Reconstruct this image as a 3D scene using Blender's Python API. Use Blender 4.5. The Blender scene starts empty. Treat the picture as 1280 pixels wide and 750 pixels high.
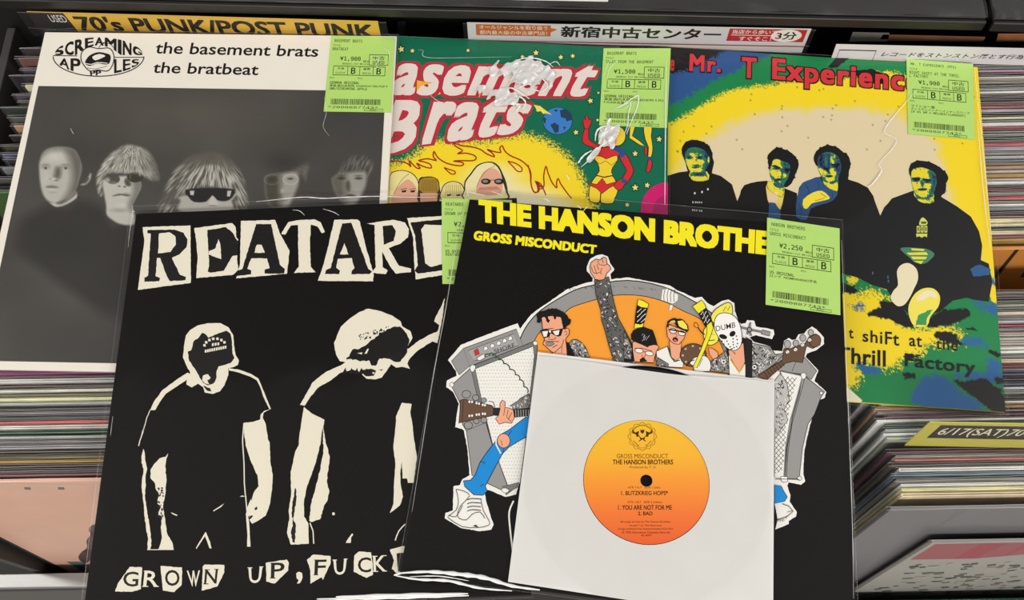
import bpy, bmesh, math, os, random
import numpy as np
from mathutils import Vector, Matrix
from mathutils.geometry import tessellate_polygon

random.seed(7); rng = np.random.default_rng(7)
scene = bpy.context.scene
COL = scene.collection

# ------------------------------------------------------------------ camera
F_PX, TILT, DIST, ROLL = 1200.0, math.radians(24), 0.772, math.radians(-1)
cam_rot = Matrix.Rotation(TILT, 3, 'X') @ Matrix.Rotation(ROLL, 3, 'Z')
cam_pos = Matrix.Rotation(TILT, 3, 'X') @ Vector((0, 0, DIST))
cd = bpy.data.cameras.new('camera'); cam = bpy.data.objects.new('camera', cd); COL.objects.link(cam)
cam.matrix_world = Matrix.Translation(cam_pos) @ cam_rot.to_4x4()
cd.sensor_fit = 'HORIZONTAL'; cd.sensor_width = 36; cd.lens = 36 * F_PX / 1280
cd.clip_start = 0.02; cd.clip_end = 50
scene.camera = cam

# ------------------------------------------------------------------ light of the shop
w = bpy.data.worlds.new('shop_air'); scene.world = w; w.use_nodes = True
bg = w.node_tree.nodes['Background']; bg.inputs[0].default_value = (1.0, 0.965, 0.92, 1); bg.inputs[1].default_value = 0.50
def lamp(name, loc, target, sx, sy, power, color=(1, 0.965, 0.92)):
    l = bpy.data.lights.new(name, 'AREA'); l.shape = 'RECTANGLE'; l.size = sx; l.size_y = sy
    l.energy = power; l.color = color
    o = bpy.data.objects.new(name, l); COL.objects.link(o); o.location = loc
    o.rotation_euler = (Vector(target) - Vector(loc)).to_track_quat('-Z', 'Y').to_euler()
    return o
lamp('ceiling_tube_light', (-2.5, 0.35, 1.75), (0, 0.1, 0), 0.30, 2.6, 58)
lamp('ceiling_tube_light', (2.5, 0.35, 1.75), (0, 0.1, 0), 0.30, 2.6, 58)
lamp('ceiling_tube_light', (0.0, -3.3, 2.7), (0, 0, 0), 3.6, 0.60, 165)
vs = scene.view_settings
vs.view_transform = 'Standard'; vs.look = 'None'; vs.gamma = 1; vs.use_curve_mapping = False
vs.exposure = -0.50
scene.cycles.transparent_max_bounces = 24

# ------------------------------------------------------------------ small tools
def lin(c):
    return tuple((v / 255 / 12.92) if v / 255 <= 0.04045 else ((v / 255 + 0.055) / 1.055) ** 2.4 for v in c)
def at(px, py, z=0.0):
    """point where the sight line through a pixel of the 1280x750 frame meets the level z"""
    q = cam_rot @ Vector(((px - 640) / F_PX, (375 - py) / F_PX, -1)); t = (z - cam_pos.z) / q.z
    return cam_pos + q * t
def V(ox, oy, s):
    """reads outlines measured on an enlarged crop of the picture"""
    return lambda *pts: [(ox + x / s, oy + y / s) for x, y in pts]
MATS = {}
def node_mat(name):
    m = bpy.data.materials.new(name); m.use_nodes = True
    nt = m.node_tree; b = nt.nodes['Principled BSDF']
    return m, nt, b
def noise_into(nt, socket, base, amount, scale, detail=4, stretch=None):
    n = nt.nodes.new('ShaderNodeTexNoise'); n.inputs['Scale'].default_value = scale; n.inputs['Detail'].default_value = detail
    tc = nt.nodes.new('ShaderNodeTexCoord')
    if stretch:
        mp = nt.nodes.new('ShaderNodeMapping'); mp.inputs['Scale'].default_value = stretch
        nt.links.new(tc.outputs['Object'], mp.inputs[0]); nt.links.new(mp.outputs[0], n.inputs['Vector'])
    else:
        nt.links.new(tc.outputs['Object'], n.inputs['Vector'])
    r = nt.nodes.new('ShaderNodeMapRange'); r.inputs[3].default_value = 1 - amount; r.inputs[4].default_value = 1 + amount
    nt.links.new(n.outputs['Fac'], r.inputs[0])
    mx = nt.nodes.new('ShaderNodeVectorMath'); mx.operation = 'SCALE'
    if hasattr(base, 'is_linked') or hasattr(base, 'links'):
        nt.links.new(base, mx.inputs[0])
    else:
        mx.inputs[0].default_value = base
    nt.links.new(r.outputs[0], mx.inputs['Scale']); nt.links.new(mx.outputs[0], socket)
def ink(c, rough=0.45):
    k = ('ink',) + tuple(c) + (rough,)
    if k not in MATS:
        m, nt, b = node_mat('print_ink'); b.inputs['Roughness'].default_value = rough
        b.inputs['Specular IOR Level'].default_value = 0.25
        noise_into(nt, b.inputs['Base Color'], lin(c), 0.04, 900, 2)
        MATS[k] = m
    return MATS[k]
def plain(name, c, rough=0.5, metal=0.0, amount=0.08, scale=60, stretch=None, spec=0.5):
    k = (name, spec, rough) + tuple(c)
    if k not in MATS:
        m, nt, b = node_mat(name); b.inputs['Roughness'].default_value = rough; b.inputs['Metallic'].default_value = metal
        b.inputs['Specular IOR Level'].default_value = spec
        noise_into(nt, b.inputs['Base Color'], lin(c), amount, scale, 5, stretch)
        MATS[k] = m
    return MATS[k]
def attr_mat(name, rough=0.45):
    if name not in MATS:
        m, nt, b = node_mat(name); b.inputs['Roughness'].default_value = rough; b.inputs['Specular IOR Level'].default_value = 0.25
        a = nt.nodes.new('ShaderNodeAttribute'); a.attribute_name = 'print'
        noise_into(nt, b.inputs['Base Color'], a.outputs['Color'], 0.05, 1400, 2)
        MATS[name] = m
    return MATS[name]
def film_mat(name, haze=0.03, rough=0.09, bump=0.25, tint=(1.0, 1.0, 1.0), gain=1.0, scale=38):
    if name in MATS: return MATS[name]
    m = bpy.data.materials.new(name); m.use_nodes = True; nt = m.node_tree; nt.nodes.clear()
    out = nt.nodes.new('ShaderNodeOutputMaterial'); mix = nt.nodes.new('ShaderNodeMixShader'); mix2 = nt.nodes.new('ShaderNodeMixShader')
    tr = nt.nodes.new('ShaderNodeBsdfTransparent'); tr.inputs[0].default_value = (*tint, 1)
    gl = nt.nodes.new('ShaderNodeBsdfGlossy'); gl.inputs['Roughness'].default_value = rough
    df = nt.nodes.new('ShaderNodeBsdfDiffuse'); df.inputs[0].default_value = (0.8, 0.8, 0.8, 1)
    # thin film seen the same from both sides: 4.5 % head-on, rising steeply at grazing angles
    fr = nt.nodes.new('ShaderNodeLayerWeight'); fr.inputs['Blend'].default_value = 0.5
    pw = nt.nodes.new('ShaderNodeMath'); pw.operation = 'POWER'; pw.inputs[1].default_value = 5
    ma = nt.nodes.new('ShaderNodeMath'); ma.operation = 'MULTIPLY_ADD'; ma.inputs[1].default_value = 0.9; ma.inputs[2].default_value = 0.045
    mu = nt.nodes.new('ShaderNodeMath'); mu.operation = 'MULTIPLY'; mu.inputs[1].default_value = gain; mu.use_clamp = True
    tc = nt.nodes.new('ShaderNodeTexCoord'); n = nt.nodes.new('ShaderNodeTexNoise'); n.inputs['Scale'].default_value = scale; n.inputs['Detail'].default_value = 3
    bp = nt.nodes.new('ShaderNodeBump'); bp.inputs['Strength'].default_value = bump; bp.inputs['Distance'].default_value = 0.0012
    L = nt.links.new
    L(tc.outputs['Object'], n.inputs['Vector']); L(n.outputs['Fac'], bp.inputs['Height'])
    L(bp.outputs[0], gl.inputs['Normal']); L(bp.outputs[0], fr.inputs['Normal'])
    L(fr.outputs['Facing'], pw.inputs[0]); L(pw.outputs[0], ma.inputs[0]); L(ma.outputs[0], mu.inputs[0]); L(mu.outputs[0], mix.inputs[0])
    mix2.inputs[0].default_value = haze; L(tr.outputs[0], mix2.inputs[1]); L(df.outputs[0], mix2.inputs[2])
    L(mix2.outputs[0], mix.inputs[1]); L(gl.outputs[0], mix.inputs[2]); L(mix.outputs[0], out.inputs[0])
    MATS[name] = m
    return m

def empty(name, loc, label, cat, group=None):
    o = bpy.data.objects.new(name, None); COL.objects.link(o); o.location = loc; o.empty_display_size = 0.02
    o['label'] = label; o['category'] = cat
    if group: o['group'] = group
    return o
def mesh_obj(name, verts, faces, mats, parent=None, idx=None, smooth=False, label=None):
    me = bpy.data.meshes.new(name)
    off = Vector((0, 0, 0))
    if parent:
        p = parent
        while p: off = off + p.location; p = p.parent
    me.from_pydata([tuple(Vector(v) - off) for v in verts], [], faces)
    for m in (mats if isinstance(mats, (list, tuple)) else [mats]): me.materials.append(m)
    if idx is not None: me.polygons.foreach_set('material_index', idx)
    if smooth: me.polygons.foreach_set('use_smooth', [True] * len(me.polygons))
    me.update()
    o = bpy.data.objects.new(name, me); COL.objects.link(o)
    if parent: o.parent = parent
    if label: o['label'] = label
    return o
def box(x0, y0, z0, x1, y1, z1):
    v = [(x0, y0, z0), (x1, y0, z0), (x1, y1, z0), (x0, y1, z0), (x0, y0, z1), (x1, y0, z1), (x1, y1, z1), (x0, y1, z1)]
    return v, [(0, 3, 2, 1), (4, 5, 6, 7), (0, 1, 5, 4), (1, 2, 6, 5), (2, 3, 7, 6), (3, 0, 4, 7)]
def prism(quad_px, z, t, bulge=0):
    """slab: top face through four pixels at level z, t thick"""
    top = [at(x, y, z) for x, y in quad_px]
    bot = [p - Vector((0, 0, t)) for p in top]
    v = top + bot; n = len(top)
    f = [tuple(range(n))[::-1], tuple(range(n, 2 * n))]
    for i in range(n): f.append((i, (i + 1) % n, n + (i + 1) % n, n + i))
    return v, f
def bil(q, u, v):
    """u,v in 0..1 over a pixel quad TL,TR,BR,BL"""
    (a, b, c, d) = q
    return ((a[0] * (1 - u) + b[0] * u) * (1 - v) + (d[0] * (1 - u) + c[0] * u) * v,
            (a[1] * (1 - u) + b[1] * u) * (1 - v) + (d[1] * (1 - u) + c[1] * u) * v)
def smooth(pts, k=4, closed=True):
    n = len(pts); out = []
    rngi = range(n) if closed else range(n - 1)
    for i in rngi:
        g = (lambda j: pts[j % n]) if closed else (lambda j: pts[min(max(j, 0), n - 1)])
        p0, p1, p2, p3 = g(i - 1), g(i), g(i + 1), g(i + 2)
        for s in range(k):
            t = s / k
            out.append(tuple(0.5 * ((2 * p1[a]) + (-p0[a] + p2[a]) * t + (2 * p0[a] - 5 * p1[a] + 4 * p2[a] - p3[a]) * t * t + (-p0[a] + 3 * p1[a] - 3 * p2[a] + p3[a]) * t ** 3) for a in (0, 1)))
    if not closed: out.append(pts[-1])
    return out
def rough_edge(pts, amp=0.4, step=2.5):
    out = []; n = len(pts)
    for i in range(n):
        a, b = pts[i], pts[(i + 1) % n]; L = math.dist(a, b); k = max(1, int(L / step))
        for s in range(k):
            t = s / k; j = amp if s else amp * .3
            out.append((a[0] + (b[0] - a[0]) * t + random.uniform(-j, j), a[1] + (b[1] - a[1]) * t + random.uniform(-j, j)))
    return out
def ell(cx, cy, rx, ry, rot=0, n=20, a0=0, a1=2 * math.pi):
    c, s = math.cos(rot), math.sin(rot); o = []
    for i in range(n):
        a = a0 + (a1 - a0) * i / n; x, y = rx * math.cos(a), ry * math.sin(a); o.append((cx + x * c - y * s, cy + x * s + y * c))
    return o
def inside(p, poly):
    x, y = p; r = False; n = len(poly)
    for i in range(n):
        (x0, y0), (x1, y1) = poly[i], poly[i - 1]
        if (y0 > y) != (y1 > y) and x < (x1 - x0) * (y - y0) / (y1 - y0) + x0: r = not r
    return r

FONT_CACHE = {}
FONTS = {}
def font(name):
    """one of the fonts that ship inside Blender itself, or its built-in one"""
    if name and name not in FONTS:
        FONTS[name] = None
        for kind in ('LOCAL', 'SYSTEM'):
            try:
                q = os.path.join(bpy.utils.resource_path(kind), 'datafiles', 'fonts', name)
                if os.path.exists(q): FONTS[name] = bpy.data.fonts.load(q); break
            except Exception: pass
    return FONTS.get(name)
MONO, SANS = 'DejaVuSansMono.woff2', None
def glyphs(s, bold=0.0, shear=0.0, space=1.0, fnt=SANS):
    if bold >= 0.015:   # heavy faces: the thin letter stamped in eight directions
        k = (s, bold, shear, space, fnt)
        if k not in FONT_CACHE:
            co, fs = glyphs(s, 0, shear, space, fnt); C_, F_ = [], []
            for dx in (-1, 0, 1):
                for dy in (-1, 0, 1):
                    b = len(C_) * len(co); C_.append(co + np.array([dx * bold, dy * bold * .8])); F_ += [tuple(b + i for i in f) for f in fs]
            FONT_CACHE[k] = (np.concatenate(C_) if len(co) else co, F_)
        return FONT_CACHE[k]
    k = (s, bold, shear, space, fnt)
    if k not in FONT_CACHE:
        c = bpy.data.curves.new('lettering', 'FONT'); c.body = s; c.size = 1; c.offset = bold; c.shear = shear; c.space_character = space
        c.resolution_u = 3
        if font(fnt) and all(ord(ch) < 256 for ch in s): c.font = font(fnt)
        c.fill_mode = 'FRONT' if hasattr(c, 'fill_mode') else c.fill_mode
        o = bpy.data.objects.new('lettering', c); COL.objects.link(o)
        bpy.context.view_layer.update()
        dg = bpy.context.evaluated_depsgraph_get()
        me = bpy.data.meshes.new_from_object(o.evaluated_get(dg))
        co = np.zeros(len(me.vertices) * 3); me.vertices.foreach_get('co', co); co = co.reshape(-1, 3)[:, :2]
        fs = [tuple(p.vertices) for p in me.polygons if abs(p.normal.z) > 0.5]
        bpy.data.objects.remove(o); bpy.data.curves.remove(c); bpy.data.meshes.remove(me)
        FONT_CACHE[k] = (co, fs)
    return FONT_CACHE[k]

class Sheet:
    """a flat printed face at height z; every print on it lies a hair above the one before"""
    def __init__(s, z): s.z = z; s.n = 0
    def lift(s): s.n += 1; return s.z + 2e-5 + s.n * 2.5e-6
class Print:
    def __init__(s, sheet): s.sh = sheet; s.v = []; s.f = []; s.i = []; s.m = []
    def mi(s, c):
        m = c if isinstance(c, bpy.types.Material) else ink(c)
        if m not in s.m: s.m.append(m)
        return s.m.index(m)
    def add(s, pts, faces, c, z=None, layers=1):
        z = s.sh.lift() if z is None else z
        k = len(pts) // layers; s.sh.n += (layers - 1) // 2
        b = len(s.v); s.v += [at(x, y, z + (i // k) * 1.2e-6) for i, (x, y) in enumerate(pts)]; m = s.mi(c)
        for f in faces: s.f.append(tuple(b + j for j in f)); s.i.append(m)
        return z
    def poly(s, pts, c, sm=0, rough=0, z=None):
        if sm: pts = smooth(pts, sm)
        if rough: pts = rough_edge(pts, rough)
        tris = tessellate_polygon([[Vector((x, y, 0)) for x, y in pts]])
        return s.add(pts, [tuple(t) for t in tris], c, z)
    def line(s, pts, wd, c, sm=0, closed=False, z=None, taper=False):
        if sm: pts = smooth(pts, sm, closed)
        n = len(pts); A = []; 
        for i in range(n):
            a = pts[(i - 1) % n] if closed else pts[max(i - 1, 0)]; b = pts[(i + 1) % n] if closed else pts[min(i + 1, n - 1)]
            dx, dy = b[0] - a[0], b[1] - a[1]; L = math.hypot(dx, dy) or 1
            k = wd / 2 * ((1 - abs(2 * i / (n - 1) - 1) * .8) if taper else 1)
            A += [(pts[i][0] - dy / L * k, pts[i][1] + dx / L * k), (pts[i][0] + dy / L * k, pts[i][1] - dx / L * k)]
        F = [(2 * i, 2 * i + 1, (2 * i + 3) % (2 * n), (2 * i + 2) % (2 * n)) for i in range(n if closed else n - 1)]
        return s.add(A, F, c, z)
    def lines(s, segs, wd, c):
        z = s.sh.lift()
        for g in segs: s.line(g, wd, c, z=z)
    def text(s, t, quad, c, bold=0.0, shear=0.0, space=1.0, z=None, ref=None, fnt=SANS):
        co, fs = glyphs(t, bold, shear, space, fnt)
        if not len(co): return
        rc = glyphs(*ref)[0] if ref else co
        lo, hi = rc.min(0), rc.max(0)
        pts = [bil(quad, (x - lo[0]) / (hi[0] - lo[0]), 1 - (y - lo[1]) / (hi[1] - lo[1])) for x, y in co]
        return s.add(pts, fs, c, z, 9 if bold >= 0.015 else 1)
    def done(s, name, parent, label=None):
        return mesh_obj(name, s.v, s.f, s.m, parent, s.i, label=label)

# painted prints (photographs, airbrushed grounds): a dense sheet with a colour per point
def vnoise(X, Y, cell, seed=0):
    r = np.random.default_rng(seed).random((256, 256))
    x, y = X / cell, Y / cell; xi, yi = np.floor(x).astype(int), np.floor(y).astype(int); fx, fy = x - xi, y - yi
    fx, fy = fx * fx * (3 - 2 * fx), fy * fy * (3 - 2 * fy)
    g = lambda i, j: r[i % 256, j % 256]
    return (g(xi, yi) * (1 - fx) + g(xi + 1, yi) * fx) * (1 - fy) + (g(xi, yi + 1) * (1 - fx) + g(xi + 1, yi + 1) * fx) * fy
class Paint:
    def __init__(s, quad, nx, ny):
        u, v = np.meshgrid(np.linspace(0, 1, nx), np.linspace(0, 1, ny)); q = np.array(quad, float)
        s.P = (q[0] * (1 - u[..., None]) + q[1] * u[..., None]) * (1 - v[..., None]) + (q[3] * (1 - u[..., None]) + q[2] * u[..., None]) * v[..., None]
        s.X, s.Y = s.P[..., 0], s.P[..., 1]; s.nx, s.ny = nx, ny; s.c = np.zeros((ny, nx, 3))
        s.white = rng.random((ny, nx)) - .5
    def fill(s, c): s.c[:] = c
    def sdf(s, pts):
        X, Y = s.X, s.Y; d = np.full(X.shape, 1e9); ins = np.zeros(X.shape, bool); n = len(pts)
        for i in range(n):
            (x0, y0), (x1, y1) = pts[i], pts[i - 1]; ex, ey = x1 - x0, y1 - y0; wx, wy = X - x0, Y - y0
            t = np.clip((wx * ex + wy * ey) / (ex * ex + ey * ey + 1e-9), 0, 1)
            d = np.minimum(d, (wx - ex * t) ** 2 + (wy - ey * t) ** 2)
            if y0 != y1: ins ^= ((y0 > Y) != (y1 > Y)) & (X < ex * (Y - y0) / ey + x0)
        return np.where(ins, 1, -1) * np.sqrt(d)
    def mask(s, pts, soft=1.2, noise=0, cell=3, stip=0, seed=1, sm=3):
        if sm: pts = smooth(pts, sm)
        d = s.sdf(pts)
        if noise: d = d + noise * (vnoise(s.X, s.Y, cell, seed) + .5 * vnoise(s.X, s.Y, cell / 2.3, seed + 9) - .75) * 2
        if stip: d = d + stip * s.white * 2
        return np.clip(d / soft + .5, 0, 1)
    def put(s, m, c, a=1.0):
        m = (m * a)[..., None]; s.c = s.c * (1 - m) + np.array(c, float) * m
    def poly(s, pts, c, soft=1.2, a=1.0, **k): s.put(s.mask(pts, soft, **k), c, a)
    def blob(s, cx, cy, rx, ry, c, a=1.0, p=1.0, rot=0):
        co, si = math.cos(rot), math.sin(rot); dx, dy = s.X - cx, s.Y - cy
        r = np.sqrt(((dx * co + dy * si) / rx) ** 2 + ((-dx * si + dy * co) / ry) ** 2)
        s.put(np.clip(1 - r, 0, 1) ** p, c, a)
    def done(s, name, parent, z, mat, keep=None):
        me = bpy.data.meshes.new(name)
        # the same ray maths as at(), for the whole grid
        R = np.array(cam_rot); C = np.array(cam_pos)
        q = np.stack([(s.X - 640) / F_PX, (375 - s.Y) / F_PX, -np.ones_like(s.X)], -1) @ R.T
        P = C + q * ((z - C[2]) / q[..., 2])[..., None] - np.array(parent.location)
        nv = s.nx * s.ny; me.vertices.add(nv); me.vertices.foreach_set('co', P.reshape(-1))
        i = np.arange(nv).reshape(s.ny, s.nx); F = np.stack([i[:-1, :-1], i[1:, :-1], i[1:, 1:], i[:-1, 1:]], -1).reshape(-1, 4)
        if keep is not None: F = F[(keep[:-1, :-1] & keep[1:, 1:]).reshape(-1)]
        me.loops.add(F.size); me.loops.foreach_set('vertex_index', F.reshape(-1)); me.polygons.add(len(F))
        me.polygons.foreach_set('loop_start', np.arange(0, F.size, 4)); me.update(calc_edges=True)
        at_ = me.color_attributes.new('print', 'FLOAT_COLOR', 'POINT'); c = np.clip(s.c / 255, 0, 1)
        l = np.where(c <= .04045, c / 12.92, ((c + .055) / 1.055) ** 2.4)
        at_.data.foreach_set('color', np.concatenate([l, np.ones(l.shape[:2] + (1,))], -1).reshape(-1))
        me.materials.append(mat); o = bpy.data.objects.new(name, me); COL.objects.link(o); o.parent = parent
        return o

FILM = film_mat('clear_polypropylene', haze=0.004, rough=0.08, bump=0.20, gain=0.42)
CREASE = film_mat('clear_film_crease', haze=0.03, rough=0.2, bump=0.02, gain=1.0, scale=50)
def tube(path, r, name, mat, parent, label=None, flat=0.6, sides=6):
    """thin raised crease or welded seam along 3-D points; r may vary"""
    v = []; f = []; n = len(path)
    for i, p in enumerate(path):
        a, b = path[max(i - 1, 0)], path[min(i + 1, n - 1)]; t = (Vector(b) - Vector(a)).normalized()
        s = t.cross(Vector((0, 0, 1))); s = s.normalized() if s.length > 1e-6 else Vector((1, 0, 0)); u = s.cross(t)
        rr = r[i] if isinstance(r, list) else r
        for k in range(sides):
            g = 2 * math.pi * k / sides; v.append(Vector(p) + s * rr * math.cos(g) + u * rr * flat * math.sin(g))
    for i in range(n - 1):
        for k in range(sides): f.append((i * sides + k, i * sides + (k + 1) % sides, (i + 1) * sides + (k + 1) % sides, (i + 1) * sides + k))
    if name is None: return v, f
    return mesh_obj(name, v, f, mat, parent, smooth=True, label=label)
def merge(parts):
    V_, F_ = [], []
    for v, f in parts:
        b = len(V_); V_ += list(v); F_ += [tuple(b + i for i in g) for g in f]
    return V_, F_
def film(quad, z, parent, n=60, amp=0.00025, seams='TRBL', flap=0.0, creases=(), curl=0.0):
    """clear outer bag lying on the jacket: wavy sheet, welded seams and creases"""
    vs_, fs = [], []; sd = random.uniform(0, 99)
    for j in range(n + 1):
        for i in range(n + 1):
            u, v = i / n, j / n; x, y = bil(quad, u, v); p = at(x, y, z)
            h = amp * (math.sin(u * 9 + sd + 3 * v) + math.sin(v * 13 + sd * 2 + 4 * u) + .6 * math.sin(u * 31 + v * 17 + sd))
            e = min(u, v, 1 - u, 1 - v); h -= 0.0001 * max(0, 1 - e / 0.02)
            if curl: h += curl * max(0, 1 - v / 0.06) ** 2 * (1 + .4 * math.sin(u * 14 + sd))
            vs_.append(p + Vector((0, 0, h)))
    for j in range(n):
        for i in range(n):
            a = j * (n + 1) + i; fs.append((a, a + n + 1, a + n + 2, a + 1))
    o = mesh_obj('outer_sleeve', vs_, fs, FILM, parent, smooth=True, label='clear plastic outer sleeve')
    tl, tr, br, bl = quad; edges = {'T': (tl, tr), 'R': (tr, br), 'B': (br, bl), 'L': (bl, tl)}; parts = []
    for k in seams:
        a, b = edges[k]; path = []
        for s in range(41):
            t = s / 40; path.append(at(a[0] + (b[0] - a[0]) * t, a[1] + (b[1] - a[1]) * t, z - 0.0004) + Vector((0, 0, .0002 * math.sin(t * 37 + sd) + (curl if k == 'T' else 0))))
        parts.append(tube(path, 0.00032 if k == 'T' else 0.0002, None, None, None))
    if parts:
        v, f = merge(parts); so = mesh_obj('welded_seam', v, f, CREASE, parent, smooth=True)
        so.parent = o; 
    for pts, wd in creases:
        q = smooth(pts, 6, False); m = len(q)
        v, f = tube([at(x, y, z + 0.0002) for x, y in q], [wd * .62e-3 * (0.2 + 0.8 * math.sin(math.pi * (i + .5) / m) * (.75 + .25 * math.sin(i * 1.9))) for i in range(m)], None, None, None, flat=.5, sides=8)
        so = mesh_obj('crease', v, f, GLINT, parent, smooth=True); so.parent = o  # tubes carry the glint along each crease as near-white colour
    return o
GLINT = plain('crease_glint', (235, 236, 234), rough=0.18, amount=0.03)  # opaque near-white: light glinting on the creases is put into this colour

def slab(name, quad, z, t, mat, parent, label=None):
    v, f = prism(quad, z, t); o = mesh_obj(name, v, f, mat, parent, label=label)
    bv = o.modifiers.new('soft_edge', 'BEVEL'); bv.width = 0.0005; bv.segments = 2
    return o
BLK = (14, 13, 12)
def sticker(parent, sheet, q, artist, title, price, notes, code='2000887743'):
    """lime green price label of the shop"""
    G = (178, 218, 112); D = (34, 46, 24)
    z0 = sheet.lift() + 2.5e-4
    st = mesh_obj('price_sticker', *prism(q, z0, 1.2e-4), plain('sticker_paper', G, 0.55, amount=0.03, scale=200), parent, label='lime green price sticker')
    sh = Sheet(z0); p = Print(sh); Q = lambda u0, v0, u1, v1: [bil(q, u0, v0), bil(q, u1, v0), bil(q, u1, v1), bil(q, u0, v1)]
    def t(s, u0, v0, u1, v1, bold=0.0, z=None): p.text(s, Q(u0, v0, u1, v1), D, min(bold, .014), z=z, fnt=MONO)
    z = sh.lift()
    cw = .031
    t(artist, .06, .045, min(.06 + cw * len(artist), .95), .085, .006, z)
    t('TITLE', .04, .115, .16, .14, 0, z)
    ty = .155
    for line in title:
        t(line, .04, ty, min(.04 + cw * len(line), .97), ty + .038, .006, z); ty += .045
    t('¥' + price, .17, .27, .49, .335, .012, z); t('税込', .53, .315, .63, .345, .01, z)
    t('税抜¥1,727 税10%', .21, .355, .62, .38, .004, z)
    t('中古', .68, .255, .86, .305, .01, z); t('USED', .68, .32, .86, .365, .01, z)
    t('外装', .145, .415, .25, .445, .01, z); t('SLEEVE', .12, .475, .27, .50, .0, z)
    t('盤質', .54, .415, .65, .445, .01, z); t('MEDIA', .53, .475, .66, .50, .0, z)
    t('B', .355, .415, .425, .5, .02, z); t('B', .745, .415, .815, .5, .02, z)
    t('MIX', .04, .545, .11, .565, 0, z); t('MIX', .47, .545, .54, .565, 0, z)
    ny = .6
    for line in notes: t(line, .05, ny, min(.05 + .03 * len(line.encode('shift_jis')), .93), ny + .035, .012, z); ny += .04
    t('*' + code + '*', .06, .925, .80, .955, .004, z); t('A2C', .68, .962, .78, .982, .006, z)
    def frame(u0, v0, u1, v1, k=.008):
        for a in ((u0, v0, u1, v0 + k), (u0, v1 - k, u1, v1), (u0, v0, u0 + k, v1), (u1 - k, v0, u1, v1)): p.poly(Q(*a), D, z=z)
    z = sh.lift(); frame(.62, .235, .92, .38); frame(.08, .395, .88, .52)
    for u in (.30, .485, .69): p.poly(Q(u, .395, u + .008, .52), D, z=z)
    frame(.6, .955, .88, .987, .005)
    z = sh.lift(); u = .09; r = random.Random(len(artist))
    while u < .84:
        wd = r.choice((.004, .004, .008, .011)); p.poly(Q(u, .83, u + wd, .905), D, z=z); u += wd + r.choice((.004, .006, .009))
    o = p.done('sticker_print', st)
    return st

def crumple_glare(parent_film, root, cx, cy, rx, ry, z, rot=0.0, seed=1, amp=.0011, thr=.42):
    """a ragged patch of crumpled bag, its glare put into a near-white colour"""
    n = 70; c, s_ = math.cos(rot), math.sin(rot); u = np.linspace(-1, 1, n + 1); U, W_ = np.meshgrid(u, u)
    X = cx + U * rx * c - W_ * ry * s_; Y = cy + U * rx * s_ + W_ * ry * c
    xr, yr = X * .8 + Y * .6 + 500, (Y * .8 - X * .6) * .45 + 500; h = (vnoise(xr, yr, 4.5, seed) + .5 * vnoise(xr, yr, 2.2, seed + 1) - .75) * 2 * amp
    keep = (1.15 - np.sqrt(U ** 2 + W_ ** 2)) + .9 * (vnoise(xr, yr, 6, seed + 5) - .5) > thr
    vs_ = [at(X[j, i], Y[j, i], z) + Vector((0, 0, .0009 + h[j, i])) for j in range(n + 1) for i in range(n + 1)]; fs = []
    for j in range(n):
        for i in range(n):
            if keep[j, i] and keep[j + 1, i + 1]: a = j * (n + 1) + i; fs.append((a, a + n + 1, a + n + 2, a + 1))
    o = mesh_obj('crumple_glare_patch', vs_, fs, film_mat('crumple_glare_film', haze=.8, rough=.25, bump=.5, gain=2.2, scale=300), root, smooth=True); o.parent = parent_film  # strong white haze paints the glare on the crumpled film
    return o
# ================================================================== STRUCTURE: the record rack
LEAN = math.radians(3.5)
BLACK = plain('black_laminate', (24, 22, 21), 0.55, amount=0.12, scale=30)
DARKM = plain('dark_steel', (46, 44, 42), 0.38, metal=0.3, amount=0.15, scale=40)
STEEL = plain('brushed_rail_steel', (170, 170, 168), 0.35, metal=0.4, amount=0.12, scale=50, stretch=(1, 30, 30))
rack = empty('record_rack', (0.08, 0.05, -0.33), 'black shop rack whose bins hold the upright records under the laid out sleeves', 'rack')
def part(name, b, m, parent=rack, label=None):
    v, f = box(*b); o = mesh_obj(name, v, f, m, parent, label=label)
    bv = o.modifiers.new('soft_edge', 'BEVEL'); bv.width = 0.0008; bv.segments = 2
    return o
part('bin_floor', (-0.85, -0.178, -0.345, 0.2595, 0.32, -0.335), BLACK)
part('bin_floor', (0.260, -0.206, -0.345, 1.02, 0.32, -0.335), BLACK)
fl = mesh_obj('floor', *box(-3, -3, -.92, 3.2, .7, -.9), plain('shop_floor', (150, 146, 138), .4, amount=.1, scale=6)); fl['kind'] = 'structure'
wl = mesh_obj('added_backdrop', *box(-3, .66, -.9, 3.2, .72, 2.0), plain('dark_backdrop', (26, 25, 25), .7, amount=.1, scale=6)); wl['kind'] = 'structure'  # unseen backdrop added to darken what the plastic films reflect
part('plinth', (-0.85, -0.1785, -0.9, 1.02, 0.3, -0.3455), BLACK)
for x in (-0.482, -0.106, 0.252, 0.622):
    part('bin_divider', (x, -0.1650, -0.335, x + 0.008, 0.31, -0.03), plain('dark_grey_divider', (62, 60, 59), .5))
part('back_panel', (-0.85, 0.315, -0.335, 1.02, 0.325, 0.02), BLACK)
for x in (-0.473, -0.097, 0.261):
    part('middle_partition', (x, 0.005, -0.335, x + .355, 0.010, -0.09), BLACK)
part('front_rail', (-0.85, -0.1805, -0.282, -0.1, -0.1672, -0.270), STEEL, label='pale steel front rail of the left bin')
part('front_panel', (-0.85, -0.1835, -0.60, -0.1, -0.1790, -0.2825), plain('grey_front_panel', (84, 82, 80), 0.4, amount=0.1))
part('front_panel', (-0.0985, -0.1835, -0.60, 0.2515, -0.1790, -0.2725), BLACK)
GLASS = plain('green_edged_glass', (12, 66, 52), 0.1, amount=0.15, spec=0.8)
part('glass_front', (0.260, -0.2122, -0.36, 0.80, -0.2064, -0.270), GLASS, label='green glass front of the right bin')
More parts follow.
